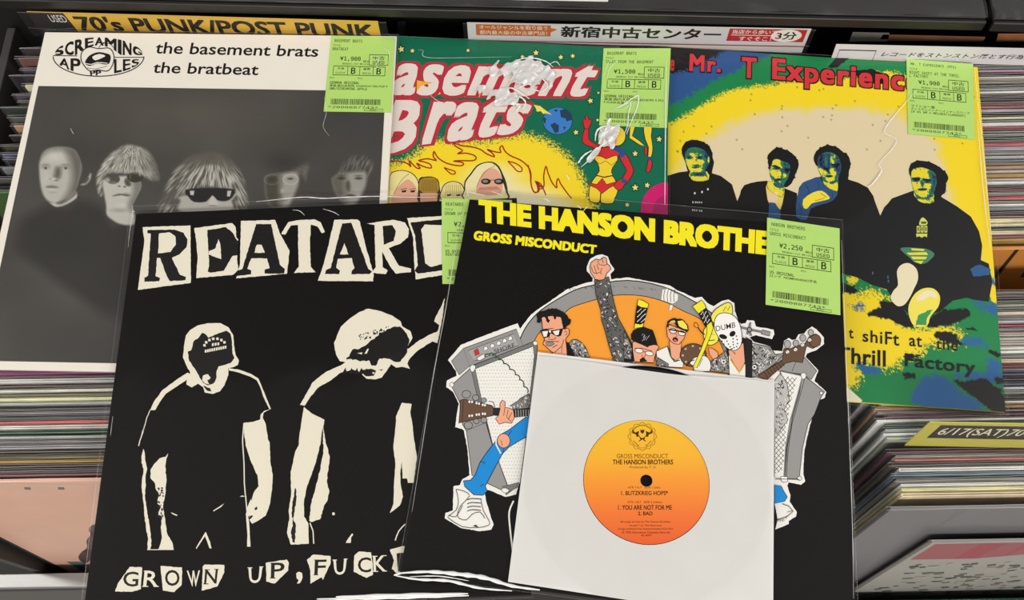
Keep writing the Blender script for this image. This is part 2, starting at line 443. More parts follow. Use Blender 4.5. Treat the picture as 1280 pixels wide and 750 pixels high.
part('glass_front_lip', (0.260, -0.2200, -0.290, 0.80, -0.2125, -0.284), plain('pale_lip', (120, 126, 122), 0.3))

def shelf(x_px0, x_px1, y_px0, y_px1, label):
    A, B = at(x_px0, y_px0, .030), at(x_px1, y_px1, .030)
    e = empty('display_shelf', tuple((A + B) / 2), label, 'shelf', 'display shelves behind the record bins')
    def solid(name, a, b, up, back, m, parent=e, lb=None):
        v = [a, b, b + back, a + back, a + up, b + up, b + back + up, a + back + up]
        o = mesh_obj(name, v, [(0, 3, 2, 1), (4, 5, 6, 7), (0, 1, 5, 4), (1, 2, 6, 5), (2, 3, 7, 6), (3, 0, 4, 7)], m, parent, label=lb)
        bv = o.modifiers.new('soft_edge', 'BEVEL'); bv.width = 0.0012; bv.segments = 3
        return o
    solid('shelf_lip', A, B, Vector((0, 0, .011)), Vector((0, .004, 0)), DARKM)
    solid('shelf_board', A + Vector((0, .0045, .008)), B + Vector((0, .0045, .008)), Vector((0, 0, .004)), Vector((0, .25, .03)), BLACK)
    # crumpled film over the board
    n, m = 90, 14; vs_, fs = [], []
    for j in range(m + 1):
        for i in range(n + 1):
            u, v = i / n, j / m; p = A.lerp(B, u) + Vector((0, .003 + .09 * v, .013 + .012 * v))
            h = .0016 * math.sin(u * 40 + 5 * math.sin(v * 6 + u * 9)) * math.sin(v * 9 + u * 13) + .0008 * math.sin(u * 110 + v * 30)
            vs_.append(p + Vector((0, 0, .002 + h)))
    for j in range(m):
        for i in range(n): a = j * (n + 1) + i; fs.append((a, a + 1, a + n + 2, a + n + 1))
    mesh_obj('film_cover', vs_, fs, film_mat('shelf_film', haze=0.03, rough=0.16, bump=0.6, gain=1.2), e, smooth=True, label='crumpled clear film')
    return e
sh1 = shelf(-40, 1227, 10, 39, 'long dark display shelf under crumpled clear film at the top left and centre')
sh2 = shelf(1236, 1420, 40, 45, 'short dark display shelf at the top right beyond the narrow gap')
# white card lying on the long shelf
wc = mesh_obj('white_card', *prism([(636, -12), (762, -9), (760, 1.5), (638, -1)], .062, .0008), plain('white_paper', (228, 226, 222), 0.6))
wc['label'] = 'edge of a white card lying on the dark display shelf at the top'; wc['category'] = 'card'

# ================================================================== RECORDS standing in the bins
JM, nt_, b_ = node_mat('printed_jacket'); b_.inputs['Roughness'].default_value = 0.5
oi = nt_.nodes.new('ShaderNodeObjectInfo')
tcj = nt_.nodes.new('ShaderNodeTexCoord'); mpj = nt_.nodes.new('ShaderNodeMapping'); mpj.inputs['Scale'].default_value = (22, 1, 9)
nj = nt_.nodes.new('ShaderNodeTexNoise'); nj.noise_dimensions = '4D'; nj.inputs['Scale'].default_value = 1.2; nj.inputs['Detail'].default_value = 5
rj = nt_.nodes.new('ShaderNodeMapRange'); rj.inputs[1].default_value = .3; rj.inputs[2].default_value = .7; rj.inputs[3].default_value = .72; rj.inputs[4].default_value = 1.25
mj = nt_.nodes.new('ShaderNodeVectorMath'); mj.operation = 'SCALE'
wj = nt_.nodes.new('ShaderNodeMath'); wj.operation = 'MULTIPLY'; wj.inputs[1].default_value = 37
nt_.links.new(oi.outputs['Random'], wj.inputs[0]); nt_.links.new(wj.outputs[0], nj.inputs['W'])
nt_.links.new(tcj.outputs['Object'], mpj.inputs[0]); nt_.links.new(mpj.outputs[0], nj.inputs['Vector']); nt_.links.new(nj.outputs['Fac'], rj.inputs[0])
nt_.links.new(oi.outputs['Color'], mj.inputs[0]); nt_.links.new(rj.outputs[0], mj.inputs['Scale']); nt_.links.new(mj.outputs[0], b_.inputs['Base Color'])
SLEEVE_IN = plain('inner_paper', (228, 221, 206), 0.7, amount=0.1)
RIM = film_mat('record_film_rim', haze=0.22, rough=0.25, bump=0.1, gain=1.0, scale=300)
BAG = film_mat('record_bag', haze=0.03, rough=0.15, bump=0.1, gain=0.35, scale=60)
S = 0.315
def jacket_mesh(t, k):
    p = 0.0006
    g = merge([box(0, 0, -S, S, p, 0), box(0, t - p, -S, S, t, -0.0006 * (k % 2)), box(0, p, -S, .0007, t - p, -.0003), box(0.0008, p, -S, S, t - p, -S + .0006)])
    me = bpy.data.meshes.new('jacket'); me.from_pydata([tuple(v) for v in g[0]], [], g[1]); me.materials.append(JM); me.update(); return me
def inner_mesh(t):
    g = merge([box(.004, t * .36, -S + .002, S - .002, t * .36 + .0003, -.0022), box(.004, t * .62, -S + .002, S - .002, t * .62 + .0003, -.0018)])
    me = bpy.data.meshes.new('inner_sleeve'); me.from_pydata([tuple(v) for v in g[0]], [], g[1]); me.materials.append(SLEEVE_IN); me.update(); return me
def bag_mesh(t, seed):
    r = random.Random(seed); ph = [r.uniform(0, 9) for _ in range(5)]; n = 34; v = []; f = []
    h0 = r.uniform(.0006, .0022)
    def wob(x): return .00018 * math.sin(x * 60 + ph[0]) + .0001 * math.sin(x * 170 + ph[1])
    def hgt(x): return h0 + .0004 * math.sin(x * 35 + ph[2]) + .0002 * math.sin(x * 150 + ph[3])
    for side, y0 in ((0, -.0002), (1, t + .0002)):
        b = len(v)
        for i in range(n + 1):
            x = -.003 + (S + .005) * i / n; y = y0 + wob(x + side)
            v += [(x, y0 + .0, -S - .001), (x, y, -.004), (x, y, hgt(x + side * 3))]
        for i in range(n):
            for k in (0, 1): a = b + i * 3 + k; f.append((a, a + 3, a + 4, a + 1))
    nb = (n + 1) * 3; f.append((0, 1, nb + 1, nb)); f.append((1, 2, nb + 2, nb + 1))
    mi = [0] * len(f)
    for side in (0, 1):
        b0 = side * nb; path = [Vector(v[b0 + i * 3 + 2]) for i in range(n + 1)]
        tv, tf = tube(path, 0.00018, None, None, None, flat=1.3, sides=5); b = len(v); v += [tuple(q) for q in tv]; f += [tuple(b + i for i in g) for g in tf]; mi += [1] * len(tf)
    me = bpy.data.meshes.new('outer_sleeve'); me.from_pydata(v, [], f); me.materials.append(BAG); me.materials.append(RIM)
    me.polygons.foreach_set('material_index', mi); me.update(); return me
TH = (.0014, .0018, .0023)
JK = [jacket_mesh(t, i) for i, t in enumerate(TH)]; IN = [inner_mesh(t) for t in TH]; BG_ = [[bag_mesh(t, 10 * i + s) for s in range(5)] for i, t in enumerate(TH)]
def record(x, y, z, c, kind, label, group, yaw=0.0, extra_lean=0.0):
    e = empty('vinyl_record', (x, y, z), label, 'record', group); e.rotation_euler = (-(LEAN + extra_lean), 0, yaw)
    for nm, me in (('jacket', JK[kind]), ('inner_sleeve', IN[kind]), ('outer_sleeve', random.choice(BG_[kind]))):
        o = bpy.data.objects.new(nm, me); COL.objects.link(o); o.parent = e
        if nm == 'jacket': o.color = (*lin(c), 1)
    return e
NAMES = [('black', (34, 32, 32)), ('dark grey', (66, 64, 64)), ('mid grey', (112, 108, 104)), ('pale grey', (158, 154, 148)), ('off-white', (214, 208, 196)), ('cream', (206, 192, 158)),
         ('dark red', (112, 36, 40)), ('rose red', (170, 78, 84)), ('olive', (98, 90, 56)), ('dark green', (48, 68, 48)), ('slate blue', (78, 88, 108)), ('tan', (160, 126, 92)), ('maroon', (84, 52, 60)), ('mauve', (128, 84, 112)), ('magenta', (150, 62, 116)), ('dark brown', (60, 46, 34)), ('ochre', (150, 118, 52))]
PAL = dict(NAMES)
ORD = ['frontmost'] + [f'{w_} back' for w_ in ('second', 'third', 'fourth', 'fifth', 'sixth', 'seventh', 'eighth', 'ninth', 'tenth', 'eleventh', 'twelfth', 'thirteenth', 'fourteenth', 'fifteenth', 'sixteenth', 'seventeenth', 'eighteenth', 'nineteenth')]
TENS = {20: 'twenty', 30: 'thirty', 40: 'forty', 50: 'fifty', 60: 'sixty'}; ONES = ('', 'first', 'second', 'third', 'fourth', 'fifth', 'sixth', 'seventh', 'eighth', 'ninth')
def ordinal(i):
    k = i + 1
    if k <= 19: return ORD[i]
    t, o = k // 10 * 10, k % 10
    return (TENS[t][:-1] + 'ieth' if o == 0 else TENS[t] + '-' + ONES[o]) + ' back'
THICK = ('slim', 'ordinary', 'thick')
def stack(x0, y_front, y_back, colours, where, group, jit=.005, pitch=.0036, zj=.0015, z0=-.0022):
    y, i = y_front, 0
    while y < y_back:
        cn = colours[i] if i < len(colours) else random.choices([n for n, _ in NAMES], [6, 7, 7, 9, 9, 4, 2, 2, 1, 1, 3, 1, 1, 1, 0, 1, 1])[0]
        k = random.choice((0, 1, 1, 2))
        c = tuple(min(255, max(0, v * 1.22 + 12 + random.uniform(-10, 10))) for v in PAL[cn])
        record(x0 + random.uniform(-jit, jit), y, z0 - random.uniform(0, zj), c, k,
               f'{cn} sleeved record, {ordinal(i)} {where}', group, yaw=random.uniform(-.0008, .0008))
        y += TH[k] + pitch - .0020 + random.uniform(0, .0006); i += 1
# front bins, front to back; colours read off the photo
LEFT = ['maroon', 'dark grey', 'dark brown', 'ochre', 'olive', 'dark brown', 'pale grey', 'mid grey', 'pale grey', 'dark green', 'off-white', 'rose red', 'dark grey', 'mid grey', 'black', 'pale grey', 'cream',
        'olive', 'off-white', 'dark brown', 'off-white', 'mauve', 'magenta', 'mauve', 'cream', 'tan', 'rose red', 'tan']
stack(-0.435, -0.136, 0.004, LEFT, 'in the lower left bin', 'records in the lower left bin')
RIGHT = ['cream', 'cream', 'off-white', 'mid grey', 'slate blue', 'off-white', 'dark grey', 'rose red', 'pale grey', 'maroon', 'pale grey']
stack(0.284, -0.163, -0.128, RIGHT, 'of those before the yellow event card', 'records in front of the yellow event card', jit=.003)
stack(0.281, -0.1195, 0.000, ['pale grey', 'off-white', 'pale grey', 'dark green', 'off-white', 'maroon', 'mid grey', 'tan', 'off-white', 'dark grey', 'pale grey', 'off-white', 'slate blue'], 'of those behind the yellow event card', 'records behind the yellow event card')
stack(0.292, 0.047, 0.226, ['ochre'], 'in the upper right bin', 'records in the upper right bin')
stack(-0.446, 0.118, 0.268, ['black', 'dark grey', 'mid grey', 'black', 'slate blue', 'dark brown', 'black', 'tan', 'dark grey', 'black', 'dark brown', 'dark grey', 'cream', 'black', 'dark grey', 'maroon', 'black', 'dark grey', 'black', 'dark brown'], 'in the upper left bin', 'records in the upper left bin', jit=.008, pitch=.0090, zj=.008, z0=-.006)

# records whose front face shows at the head of a bin
def face_record(x, y, z, wd, c, label, zt=.0026, hgt=S):
    e = empty('vinyl_record', (x, y, z), label, 'record'); e.rotation_euler = (-LEAN, 0, 0)
    me = bpy.data.meshes.new('jacket'); v, f = box(0, 0, -hgt, wd, zt, 0); me.from_pydata(v, [], f); me.update(); me.materials.append(plain('printed_card', c, 0.4, amount=0.10, scale=25))
    o = bpy.data.objects.new('jacket', me); COL.objects.link(o); o.parent = e
    b = bpy.data.objects.new('outer_sleeve', BG_[1][2]); COL.objects.link(b); b.parent = e; b.scale = (wd / S, 1, hgt / S)
    return e
def local_poly(e, name, pts, c, lift):
    """flat print on the front face of a face record, x to the right, z down from its top edge"""
    tris = tessellate_polygon([[Vector((x, z, 0)) for x, z in pts]])
    me = bpy.data.meshes.new(name); me.from_pydata([(x, -lift, z) for x, z in pts], [], [tuple(t) for t in tris]); me.update(); me.materials.append(ink(c))
    o = bpy.data.objects.new(name, me); COL.objects.link(o); o.parent = e
    return o
def on_face(e, px, py):
    """where the sight line through a pixel meets the front of a leaning record, in its own x and z"""
    q = (cam_rot @ Vector(((px - 640) / F_PX, (375 - py) / F_PX, -1))); R = Matrix.Rotation(e.rotation_euler.x, 3, 'X').inverted()
    o, d = R @ (cam_pos - e.location), R @ q; t = -o.y / d.y; r = o + d * t; return (r.x, r.z)
def face_art(e, name, pts, c, lift=.0001): return local_poly(e, name, [(max(.0006, x), z) for x, z in (on_face(e, *q) for q in pts)], c, lift)
fr = face_record(-0.463, -0.1405, -.004, .335, (238, 188, 163), 'tan pink record at the front of the lower left bin and teal specks')
face_art(fr, 'teal_print', [(83, 702), (108, 702), (106, 714), (100, 712)], (84, 116, 112), .00012)
face_art(fr, 'maroon_print', smooth([(116, 656), (111, 662), (113, 668), (108, 676), (109, 684), (102, 690), (98, 696), (102, 702), (112, 701), (130, 660)], 3), (76, 52, 48), .00014)
for x in (30, 72): face_art(fr, 'teal_print', [(x, 609), (x + 8, 609), (x + 9, 612), (x + 1, 612)], (110, 116, 118))
face_art(fr, 'grey_band_print', [(-20, 604.5), (140, 606), (140, 607), (-20, 605.5)], (226, 196, 172))
g1 = face_record(0.2755, -0.1725, -.004, .33, (120, 118, 122), 'wide grey record facing front in the lower right bin')
g2 = face_record(0.3315, -0.1850, -.075, S, (176, 174, 166), 'grey record with a red band standing before the wide grey one', hgt=.235)
local_poly(g2, 'red_print', [(.004, -.004), (.118, -.004), (.102, -.045), (.060, -.060), (.004, -.060)], (168, 84, 92), .0001)
local_poly(g2, 'blue_print', [(.120, -.004), (.3, -.004), (.3, -.030), (.112, -.030)], (98, 106, 132), .0001)
for k in range(240):
    x, z = random.uniform(.01, .30), random.uniform(-.22, -.075); a = random.uniform(.003, .010); h = random.uniform(.003, .008)
    local_poly(g2, 'speckle_print', [(x, z), (x + a, z + h * .4), (x + a * 1.3, z - h * .4), (x + a * .4, z - h)], random.choice([(112, 112, 104), (176, 174, 164), (94, 98, 94), (134, 124, 112)]), .0001 + k * 2e-6)
og = face_record(0.296, 0.0395, -.004, S, (226, 146, 52), 'orange record with black diagonal bars fronting the upper right bin')
for x in (0, 34): face_art(og, 'black_bar_print', [(1241 + x, 346), (1269 + x, 312), (1274 + x, 312), (1246 + x, 347)], (22, 20, 18))
gg = face_record(-0.452, 0.110, -.004, .33, (66, 104, 46), 'green record with a black corner fronting the upper left bin')
face_art(gg, 'black_corner_print', [(-12, 256), (4, 275), (2, 300), (-20, 300)], (24, 24, 24))

# ------------------------------------------------------------------ cards and signs standing in the bins
def upright(name, quad3, t, mat, label, cat):
    """thin board through four 3-D corners TL,TR,BR,BL"""
    tl, tr, br, bl = [Vector(q) for q in quad3]; n = (tr - tl).cross(bl - tl).normalized()
    e = empty(name, tuple((bl + br) / 2), label, cat)
    v = [tl, tr, br, bl, tl + n * t, tr + n * t, br + n * t, bl + n * t]
    mesh_obj('card', v, [(0, 3, 2, 1), (4, 5, 6, 7), (0, 1, 5, 4), (1, 2, 6, 5), (2, 3, 7, 6), (3, 0, 4, 7)], mat, e)
    def on(u, w_, lift): return (tl * (1 - u) + tr * u) * (1 - w_) + (bl * (1 - u) + br * u) * w_ - n * lift
    return e, on
class Face:
    def __init__(s, on): s.on = on; s.v = []; s.f = []; s.i = []; s.m = []; s.k = 0
    def _add(s, pts, fs, c, layers=False):
        s.k += 1; m = ink(c)
        if m not in s.m: s.m.append(m)
        b = len(s.v); lay = 9 if layers else 1; kk = len(pts) // lay; s.v += [s.on(u, v, 4e-5 + s.k * 1e-5 + (i // kk) * 4e-6) for i, (u, v) in enumerate(pts)]; s.k += lay // 2; s.f += [tuple(b + i for i in f) for f in fs]; s.i += [s.m.index(m)] * len(fs)
    def poly(s, pts, c): s._add(pts, [tuple(t) for t in tessellate_polygon([[Vector((x, y, 0)) for x, y in pts]])], c)
    def rect(s, u0, v0, u1, v1, c): s.poly([(u0, v0), (u1, v0), (u1, v1), (u0, v1)], c)
    def text(s, t, u0, v0, u1, v1, c, bold=0.0, shear=0.0):
        co, fs = glyphs(t, bold, shear); lo, hi = co.min(0), co.max(0)
        s._add([(u0 + (u1 - u0) * (x - lo[0]) / (hi[0] - lo[0]), v1 - (v1 - v0) * (y - lo[1]) / (hi[1] - lo[1])) for x, y in co], fs, c, bold >= .015)
    def done(s, name, e): return mesh_obj(name, s.v, s.f, s.m, e, s.i)
def sleeve_front(e, on, ext=.02):
    g = [on(-ext, -.02, .0012), on(1 + ext, -.02, .0012), on(1 + ext, 1.0, .0012), on(-ext, 1.0, .0012)]
    o = mesh_obj('outer_sleeve', g, [(0, 1, 2, 3)], film_mat('card_bag', haze=.015, rough=.14, bump=.12, gain=.14, scale=60), e, label='clear plastic sleeve')
    v, f = tube([on(-ext + (1 + 2 * ext) * i / 30, .62 + .04 * math.sin(i * .9), .0014) for i in range(31)], .0003, None, None, None); s_ = mesh_obj('crease', v, f, CREASE, e, smooth=True); s_.parent = o
    v, f = tube([on(-ext + (1 + 2 * ext) * i / 10, -.02, .0012) for i in range(11)], .0004, None, None, None); s_ = mesh_obj('welded_seam', v, f, CREASE, e, smooth=True); s_.parent = o
# 70's punk divider
def card3(bl, br, h, lean=0.0, zb=0.0):
    a, b = at(*bl, zb), at(*br, zb); up = Vector((0, math.sin(lean) * h, math.cos(lean) * h)); return (a + up, b + up, b, a)
e, on = upright('genre_divider', card3((53, 44), (478, 56), .0315, .0, -.002), .0008, plain('divider_card', (222, 176, 58), .5, amount=.04), "yellow divider card reading 70's PUNK/POST PUNK with a black USED block", 'sign')
F = Face(on); F.poly([(0, 0), (.105, 0), (.118, 1), (0, 1)], (40, 38, 38)); F.text('USED', .055, .10, .103, .40, (226, 226, 222), .0)
F.text("70's PUNK/POST PUNK", .125, .10, .985, .74, (30, 24, 18), .03); F.done('divider_print', e); sleeve_front(e, on, .025)
# blue-white shop banner
e, on = upright('shop_banner', card3((586, 58), (1002, 66), .032, .0, -.002), .0008, plain('banner_card', (216, 214, 214), .5, amount=.03), 'white banner with 新宿中古センター in heavy black letters behind the green sleeve', 'sign')
F = Face(on)
F.rect(.025, .04, .245, .50, (196, 104, 42)); F.poly([(.235, .12), (.265, .20), (.240, .36)], (196, 104, 42))
F.text('オールジャンルを取り扱う', .035, .07, .235, .24, (236, 228, 216), .005); F.text('都内最大級の中古専門店！', .035, .29, .235, .46, (236, 228, 216), .005)
F.text('新宿中古センター', .275, .05, .745, .52, (22, 20, 20), .03)
F.rect(.765, .02, .990, .54, (188, 34, 42)); F.text('当店から歩いて', .775, .06, .905, .24, (240, 232, 228), .012); F.text('すぐそこ！', .80, .34, .895, .52, (240, 232, 228), .012)
F.rect(.775, .275, .90, .30, (240, 232, 228))
F.poly([(.935 + .045 * math.cos(a / 10 * math.pi), .28 + .26 * math.sin(a / 10 * math.pi)) for a in range(20)], (238, 234, 230)); F.text('3分', .905, .12, .965, .44, (40, 20, 20), .02)
F.rect(0, .70, 1, .745, (150, 60, 72)); F.rect(.04, .80, .55, .86, (160, 90, 96)); F.done('banner_print', e); sleeve_front(e, on, .012)
# shop notice on the right
e, on = upright('paper_notice', card3((1038, 76), (1440, 85), .0195, .15, .000), .0004, plain('white_paper', (226, 222, 224), .6, amount=.03), 'white paper notice with a line of Japanese text above the right records', 'sign')
F = Face(on)
for a in ((.015, .30, .13, .36), (.015, .30, .0165, 1), (.1285, .30, .13, 1)): F.rect(*a, (60, 58, 60))
F.text('レコードをストンストン落とす行為は、ジャケットの底抜けの', .15, .38, .92, .66, (34, 32, 34), .012, .25); F.done('notice_print', e)
# event card in the lower right bin
a, b = Vector(at(1131, 557, 0)), Vector(at(1345, 561, 0)); up = Vector((0, .003, .050))
e, on = upright('event_card', (a + up, b + up, b, a), .0008, plain('event_card_yellow', (204, 196, 84), .5, amount=.05), "yellow event card with a black strip reading 6/17(SAT)70'S P", 'sign')
F = Face(on); F.rect(.075, .10, 1, .64, (58, 54, 50)); F.text("6/17(SAT)70'S PUNK/", .105, .20, .95, .58, (232, 226, 196), .012, .0); F.done('event_print', e); sleeve_front(e, on, .02)
# orange edged sleeves lying behind the notice
for q, c, lb in (([(1066, 40), (1112, 41), (1110, 50), (1062, 50)], (176, 166, 158), 'crumpled grey plastic bag edge behind the paper notice'),
                 ([(1104, 43), (1232, 46), (1230, 50), (1100, 49)], (196, 138, 104), 'long orange edged sleeve lying behind the paper notice'),
                 ([(1248, 42), (1330, 42), (1330, 50), (1246, 50)], (206, 134, 92), 'orange edged sleeve behind the notice at the right edge of view')):
    v, f = prism(q, -.004, .002); o = mesh_obj('plastic_sleeve', v, f, plain('sleeve_edge', c, .35, amount=.2, scale=80)); o['label'] = lb; o['category'] = 'sleeve'
# ================================================================== THE LAID OUT SLEEVES
zC, zB, zA, zD, zE, zS = .0036, .0086, .0134, .0184, .0236, .0262
JT = .0027
def lp(quad, z, label, col, jl=None):
    c = [at(x, y, z - JT) for x, y in quad]; o = sum((Vector(p) for p in c), Vector()) / 4
    e = empty('record_sleeve', tuple(o), label, 'record sleeve')
    slab('jacket', quad, z, JT, plain('card_' + '_'.join(map(str, col)), col, .5, amount=.03, scale=40, spec=.08), e, jl)
    return e, Sheet(z)

# ---------------------------------------------------------------- C: spray-painted yellow and green sleeve
qC = [(775, 55), (1222, 84), (1257, 515), (741, 480)]
eC, sC = lp(qC, zC, 'yellow, green and blue record sleeve with four seated figures, titled Mr. T Experience', (236, 222, 60))
P = Paint(qC, 400, 390)
Yl, Gr, Bl, Kk, Cr = (240, 212, 36), (24, 128, 72), (40, 88, 138), (20, 20, 20), (222, 206, 168)
P.fill(Kk)
P.poly([(760, 100), (838, 92), (872, 82), (906, 64), (928, 50), (1240, 40), (1260, 300), (760, 300)], (44, 84, 140), soft=2, stip=3, noise=2)
P.poly([(760, 150), (838, 132), (880, 108), (920, 88), (948, 74), (975, 60), (1000, 40), (1240, 40), (1260, 300), (760, 300)], Gr, soft=2, stip=3, noise=3, cell=6)
P.poly([(760, 175), (838, 154), (880, 130), (915, 112), (960, 106), (1010, 98), (1060, 97), (1110, 90), (1150, 96), (1250, 100), (1300, 520), (740, 520)], Yl, soft=2, stip=3.5, noise=2)
P.poly([(820, 262), (842, 215), (862, 185), (890, 168), (920, 152), (960, 140), (1050, 134), (1110, 140), (1150, 158), (1176, 190), (1186, 230), (1196, 262), (1214, 300), (1200, 360), (820, 360)], Cr, soft=14, stip=2, noise=4, cell=14)
for k in range(46): P.blob(random.uniform(838, 1230), random.uniform(105, 190), 1.6, 1.6, (70, 70, 40), .8)
# the ground
W = V(1040, 310, 3.573)
P.poly(W((-400, 60), (50, 110), (120, 130), (180, 150), (250, 185), (400, 200), (480, 260), (560, 215), (640, 230), (740, 260), (900, 800), (-400, 800)), Gr, soft=1.5, noise=2, cell=4)
P.poly(W((-400, 170), (50, 195), (120, 195), (180, 190), (240, 215), (300, 260), (300, 330), (400, 352), (520, 345), (575, 395), (540, 430), (440, 430), (400, 470), (340, 490), (280, 530), (200, 540), (140, 520), (120, 590), (50, 625), (-400, 640)), Yl, soft=1.2, stip=7, noise=5, cell=4)
P.poly(W((65, 130), (100, 125), (112, 150), (85, 165)), Yl, noise=1, stip=2)
for pts in (W((90, 515), (150, 522), (225, 560), (160, 565)), W((380, 610), (440, 570), (520, 590), (590, 650), (690, 740), (380, 700)), W((580, 410), (640, 400), (690, 440), (620, 432)), W((690, 500), (745, 510), (765, 620), (700, 560)),
            W((590, 165), (620, 125), (700, 110), (735, 165), (660, 170)), W((620, 230), (690, 240), (735, 260), (735, 310), (680, 280)), W((560, 560), (700, 560), (720, 600), (600, 590)), W((75, 258), (130, 250), (145, 270), (90, 275))):
    P.poly(pts, (40, 96, 154), soft=2, stip=3, noise=3.5, cell=5)
for pts in (W((-300, 60), (50, 160), (100, 172), (110, 195), (50, 198), (-300, 160)), W((155, 295), (215, 265), (205, 238), (290, 245), (340, 300), (365, 352), (300, 345), (270, 325), (200, 308)),
            W((430, 350), (440, 310), (500, 275), (590, 270), (615, 288), (595, 318), (520, 345)), W((455, 385), (495, 372), (550, 385), (572, 420), (590, 432), (520, 425), (470, 402)),
            W((600, 358), (625, 352), (645, 368), (615, 368)), W((320, 560), (365, 560), (372, 580), (330, 585)), W((700, 455), (745, 465), (748, 485), (715, 475)), W((725, 575), (760, 580), (762, 605), (735, 600)),
            W((545, 590), (590, 598), (640, 585), (690, 590), (725, 615), (760, 640), (790, 760), (700, 715), (610, 650), (580, 625)), W((1000 / 3, 478), (400, 480), (340, 500))):
    P.poly(pts, Kk, soft=1, noise=1.6, cell=3)
P.poly(W((-200, 420), (66, 618), (135, 680), (100, 760), (-200, 760)), (238, 230, 196), sm=0)
P.done('airbrushed_artwork', eC, zC + 2e-5, attr_mat('airbrush_print'))
p = Print(sC)
for g in ([(1046, 70), (1063, 71), (1046, 85), (1034, 84)], [(1068, 88), (1090, 86), (1112, 95), (1108, 105), (1085, 104), (1072, 98)]): p.poly(g, Kk, rough=.8)
A = V(835, 160, 6.818)
Yc, Gc, Bc = (226, 216, 60), (48, 116, 84), (44, 66, 110)
def man(pts, c=Kk): p.poly(pts, c, sm=3)
p.poly(A((-200, 420), (0, 405), (90, 378), (185, 365), (200, 440), (250, 455), (340, 440), (375, 385), (450, 408), (545, 480), (590, 622), (620, 550), (650, 492), (750, 458), (830, 450), (830, 900), (-200, 900)), (24, 22, 22))
p.poly(A((115, 190), (128, 150), (160, 115), (220, 100), (290, 115), (345, 150), (375, 205), (372, 250), (392, 290), (380, 350), (372, 390), (340, 440), (300, 420), (180, 380), (150, 300), (135, 260)), Kk, sm=3)
p.poly(A((185, 380), (330, 370), (345, 440), (250, 456), (198, 435)), Yc, sm=2)
p.poly(A((143, 250), (150, 205), (185, 170), (240, 165), (300, 185), (345, 225), (350, 290), (325, 350), (295, 385), (250, 402), (205, 380), (170, 330), (145, 290)), Gc, sm=3)
p.poly(A((145, 240), (155, 200), (200, 170), (280, 175), (345, 225), (350, 290), (320, 240), (200, 250), (160, 262)), (40, 60, 96), sm=3)
for g in (A((190, 225), (215, 195), (245, 225), (215, 240)), A((180, 295), (205, 285), (205, 308), (185, 310)), A((220, 290), (232, 288), (230, 305)), A((260, 285), (300, 268), (290, 295), (262, 300)), A((340, 250), (358, 245), (352, 290), (338, 285)), A((235, 370), (275, 340), (265, 365)), A((215, 395), (240, 410), (275, 400), (250, 420))): p.poly(g, (214, 220, 110))
for g in (A((150, 245), (190, 240), (192, 258), (158, 262)), A((245, 240), (290, 240), (290, 258), (250, 260)), A((225, 330), (270, 328), (262, 340), (232, 340))): p.poly(g, (18, 34, 46))
for g in ((228, 556), (290, 545), (340, 522)): p.poly(ell(*A(g)[0], 1.2, 1.6, n=8), (200, 204, 190))
for x in (208, 228, 244, 262, 280): p.poly(A((x, 624 + (x - 208) * .1), (x + 11, 626), (x + 10, 642), (x + 1, 640)), (186, 190, 180), rough=.5)
for x in (205, 222, 240, 264, 282): p.poly(A((x, 690 + (x - 205) * .1), (x + 11, 692 + (x - 205) * .1), (x + 9, 708 + (x - 205) * .1), (x, 706 + (x - 205) * .1)), (186, 190, 180), rough=.5)
# second man
B = V(920, 160, 5.768)
p.poly(B((-60, 470), (0, 560), (20, 530), (35, 450), (60, 412), (110, 395), (225, 380), (240, 420), (340, 430), (440, 470), (450, 700), (440, 900), (-60, 900)), Kk)
p.poly(B((225, 390), (330, 410), (348, 440), (345, 490), (320, 590), (282, 545), (240, 545), (222, 480)), (222, 204, 110), sm=2)
p.poly(B((228, 480), (300, 440), (300, 500), (285, 545), (240, 545)), (226, 200, 160), sm=2)
p.poly(B((240, 535), (282, 540), (320, 600), (320, 700), (230, 700)), (44, 84, 128))
p.poly(rough_edge(smooth(B((225, 215), (240, 180), (285, 145), (310, 140), (350, 155), (400, 180), (440, 225), (452, 270), (430, 330), (400, 400), (350, 430), (330, 380), (260, 300), (240, 290)), 2), .7, 3), Kk)
p.poly(B((243, 300), (255, 262), (270, 228), (300, 222), (340, 240), (385, 262), (388, 320), (370, 370), (335, 408), (300, 402), (262, 380), (245, 340)), (232, 214, 50), sm=3)
p.poly(B((385, 262), (388, 320), (370, 370), (335, 408), (300, 402), (262, 380), (245, 340), (262, 350), (300, 385), (340, 375), (360, 330), (345, 300)), Gc, sm=2)
for g in (B((262, 280), (310, 285), (305, 298), (275, 295)), B((342, 300), (382, 300), (375, 318), (348, 315)), B((310, 335), (330, 330), (330, 348)), B((285, 365), (330, 365), (322, 378), (295, 376))): p.poly(g, (26, 50, 40))
# third man
p.poly(B((430, 700), (432, 560), (455, 430), (480, 395), (540, 370), (610, 350), (735, 380), (805, 370), (880, 393), (950, 430), (990, 490), (1010, 560), (1040, 632), (1070, 570), (1100, 540), (1200, 560), (1200, 900), (430, 900)), Kk)
p.poly(B((435, 640), (440, 500), (465, 425), (485, 392), (540, 370), (605, 352), (640, 420), (735, 455), (700, 520), (640, 545), (540, 580), (510, 660)), (44, 80, 126), sm=2)
for g in (B((590, 380), (600, 430), (585, 440)), B((500, 400), (530, 460), (500, 500)), B((690, 460), (700, 500), (670, 520)), B((450, 540), (475, 600), (460, 650))): p.line(g, .6, (20, 30, 46))
p.poly(smooth(B((560, 225), (572, 180), (605, 145), (660, 124), (720, 138), (760, 168), (810, 200), (826, 262), (815, 310), (805, 372), (760, 430), (735, 452), (730, 400), (590, 280)), 3), Kk)
p.poly(B((625, 370), (735, 370), (735, 450), (700, 450), (650, 420)), (206, 214, 90), sm=2)
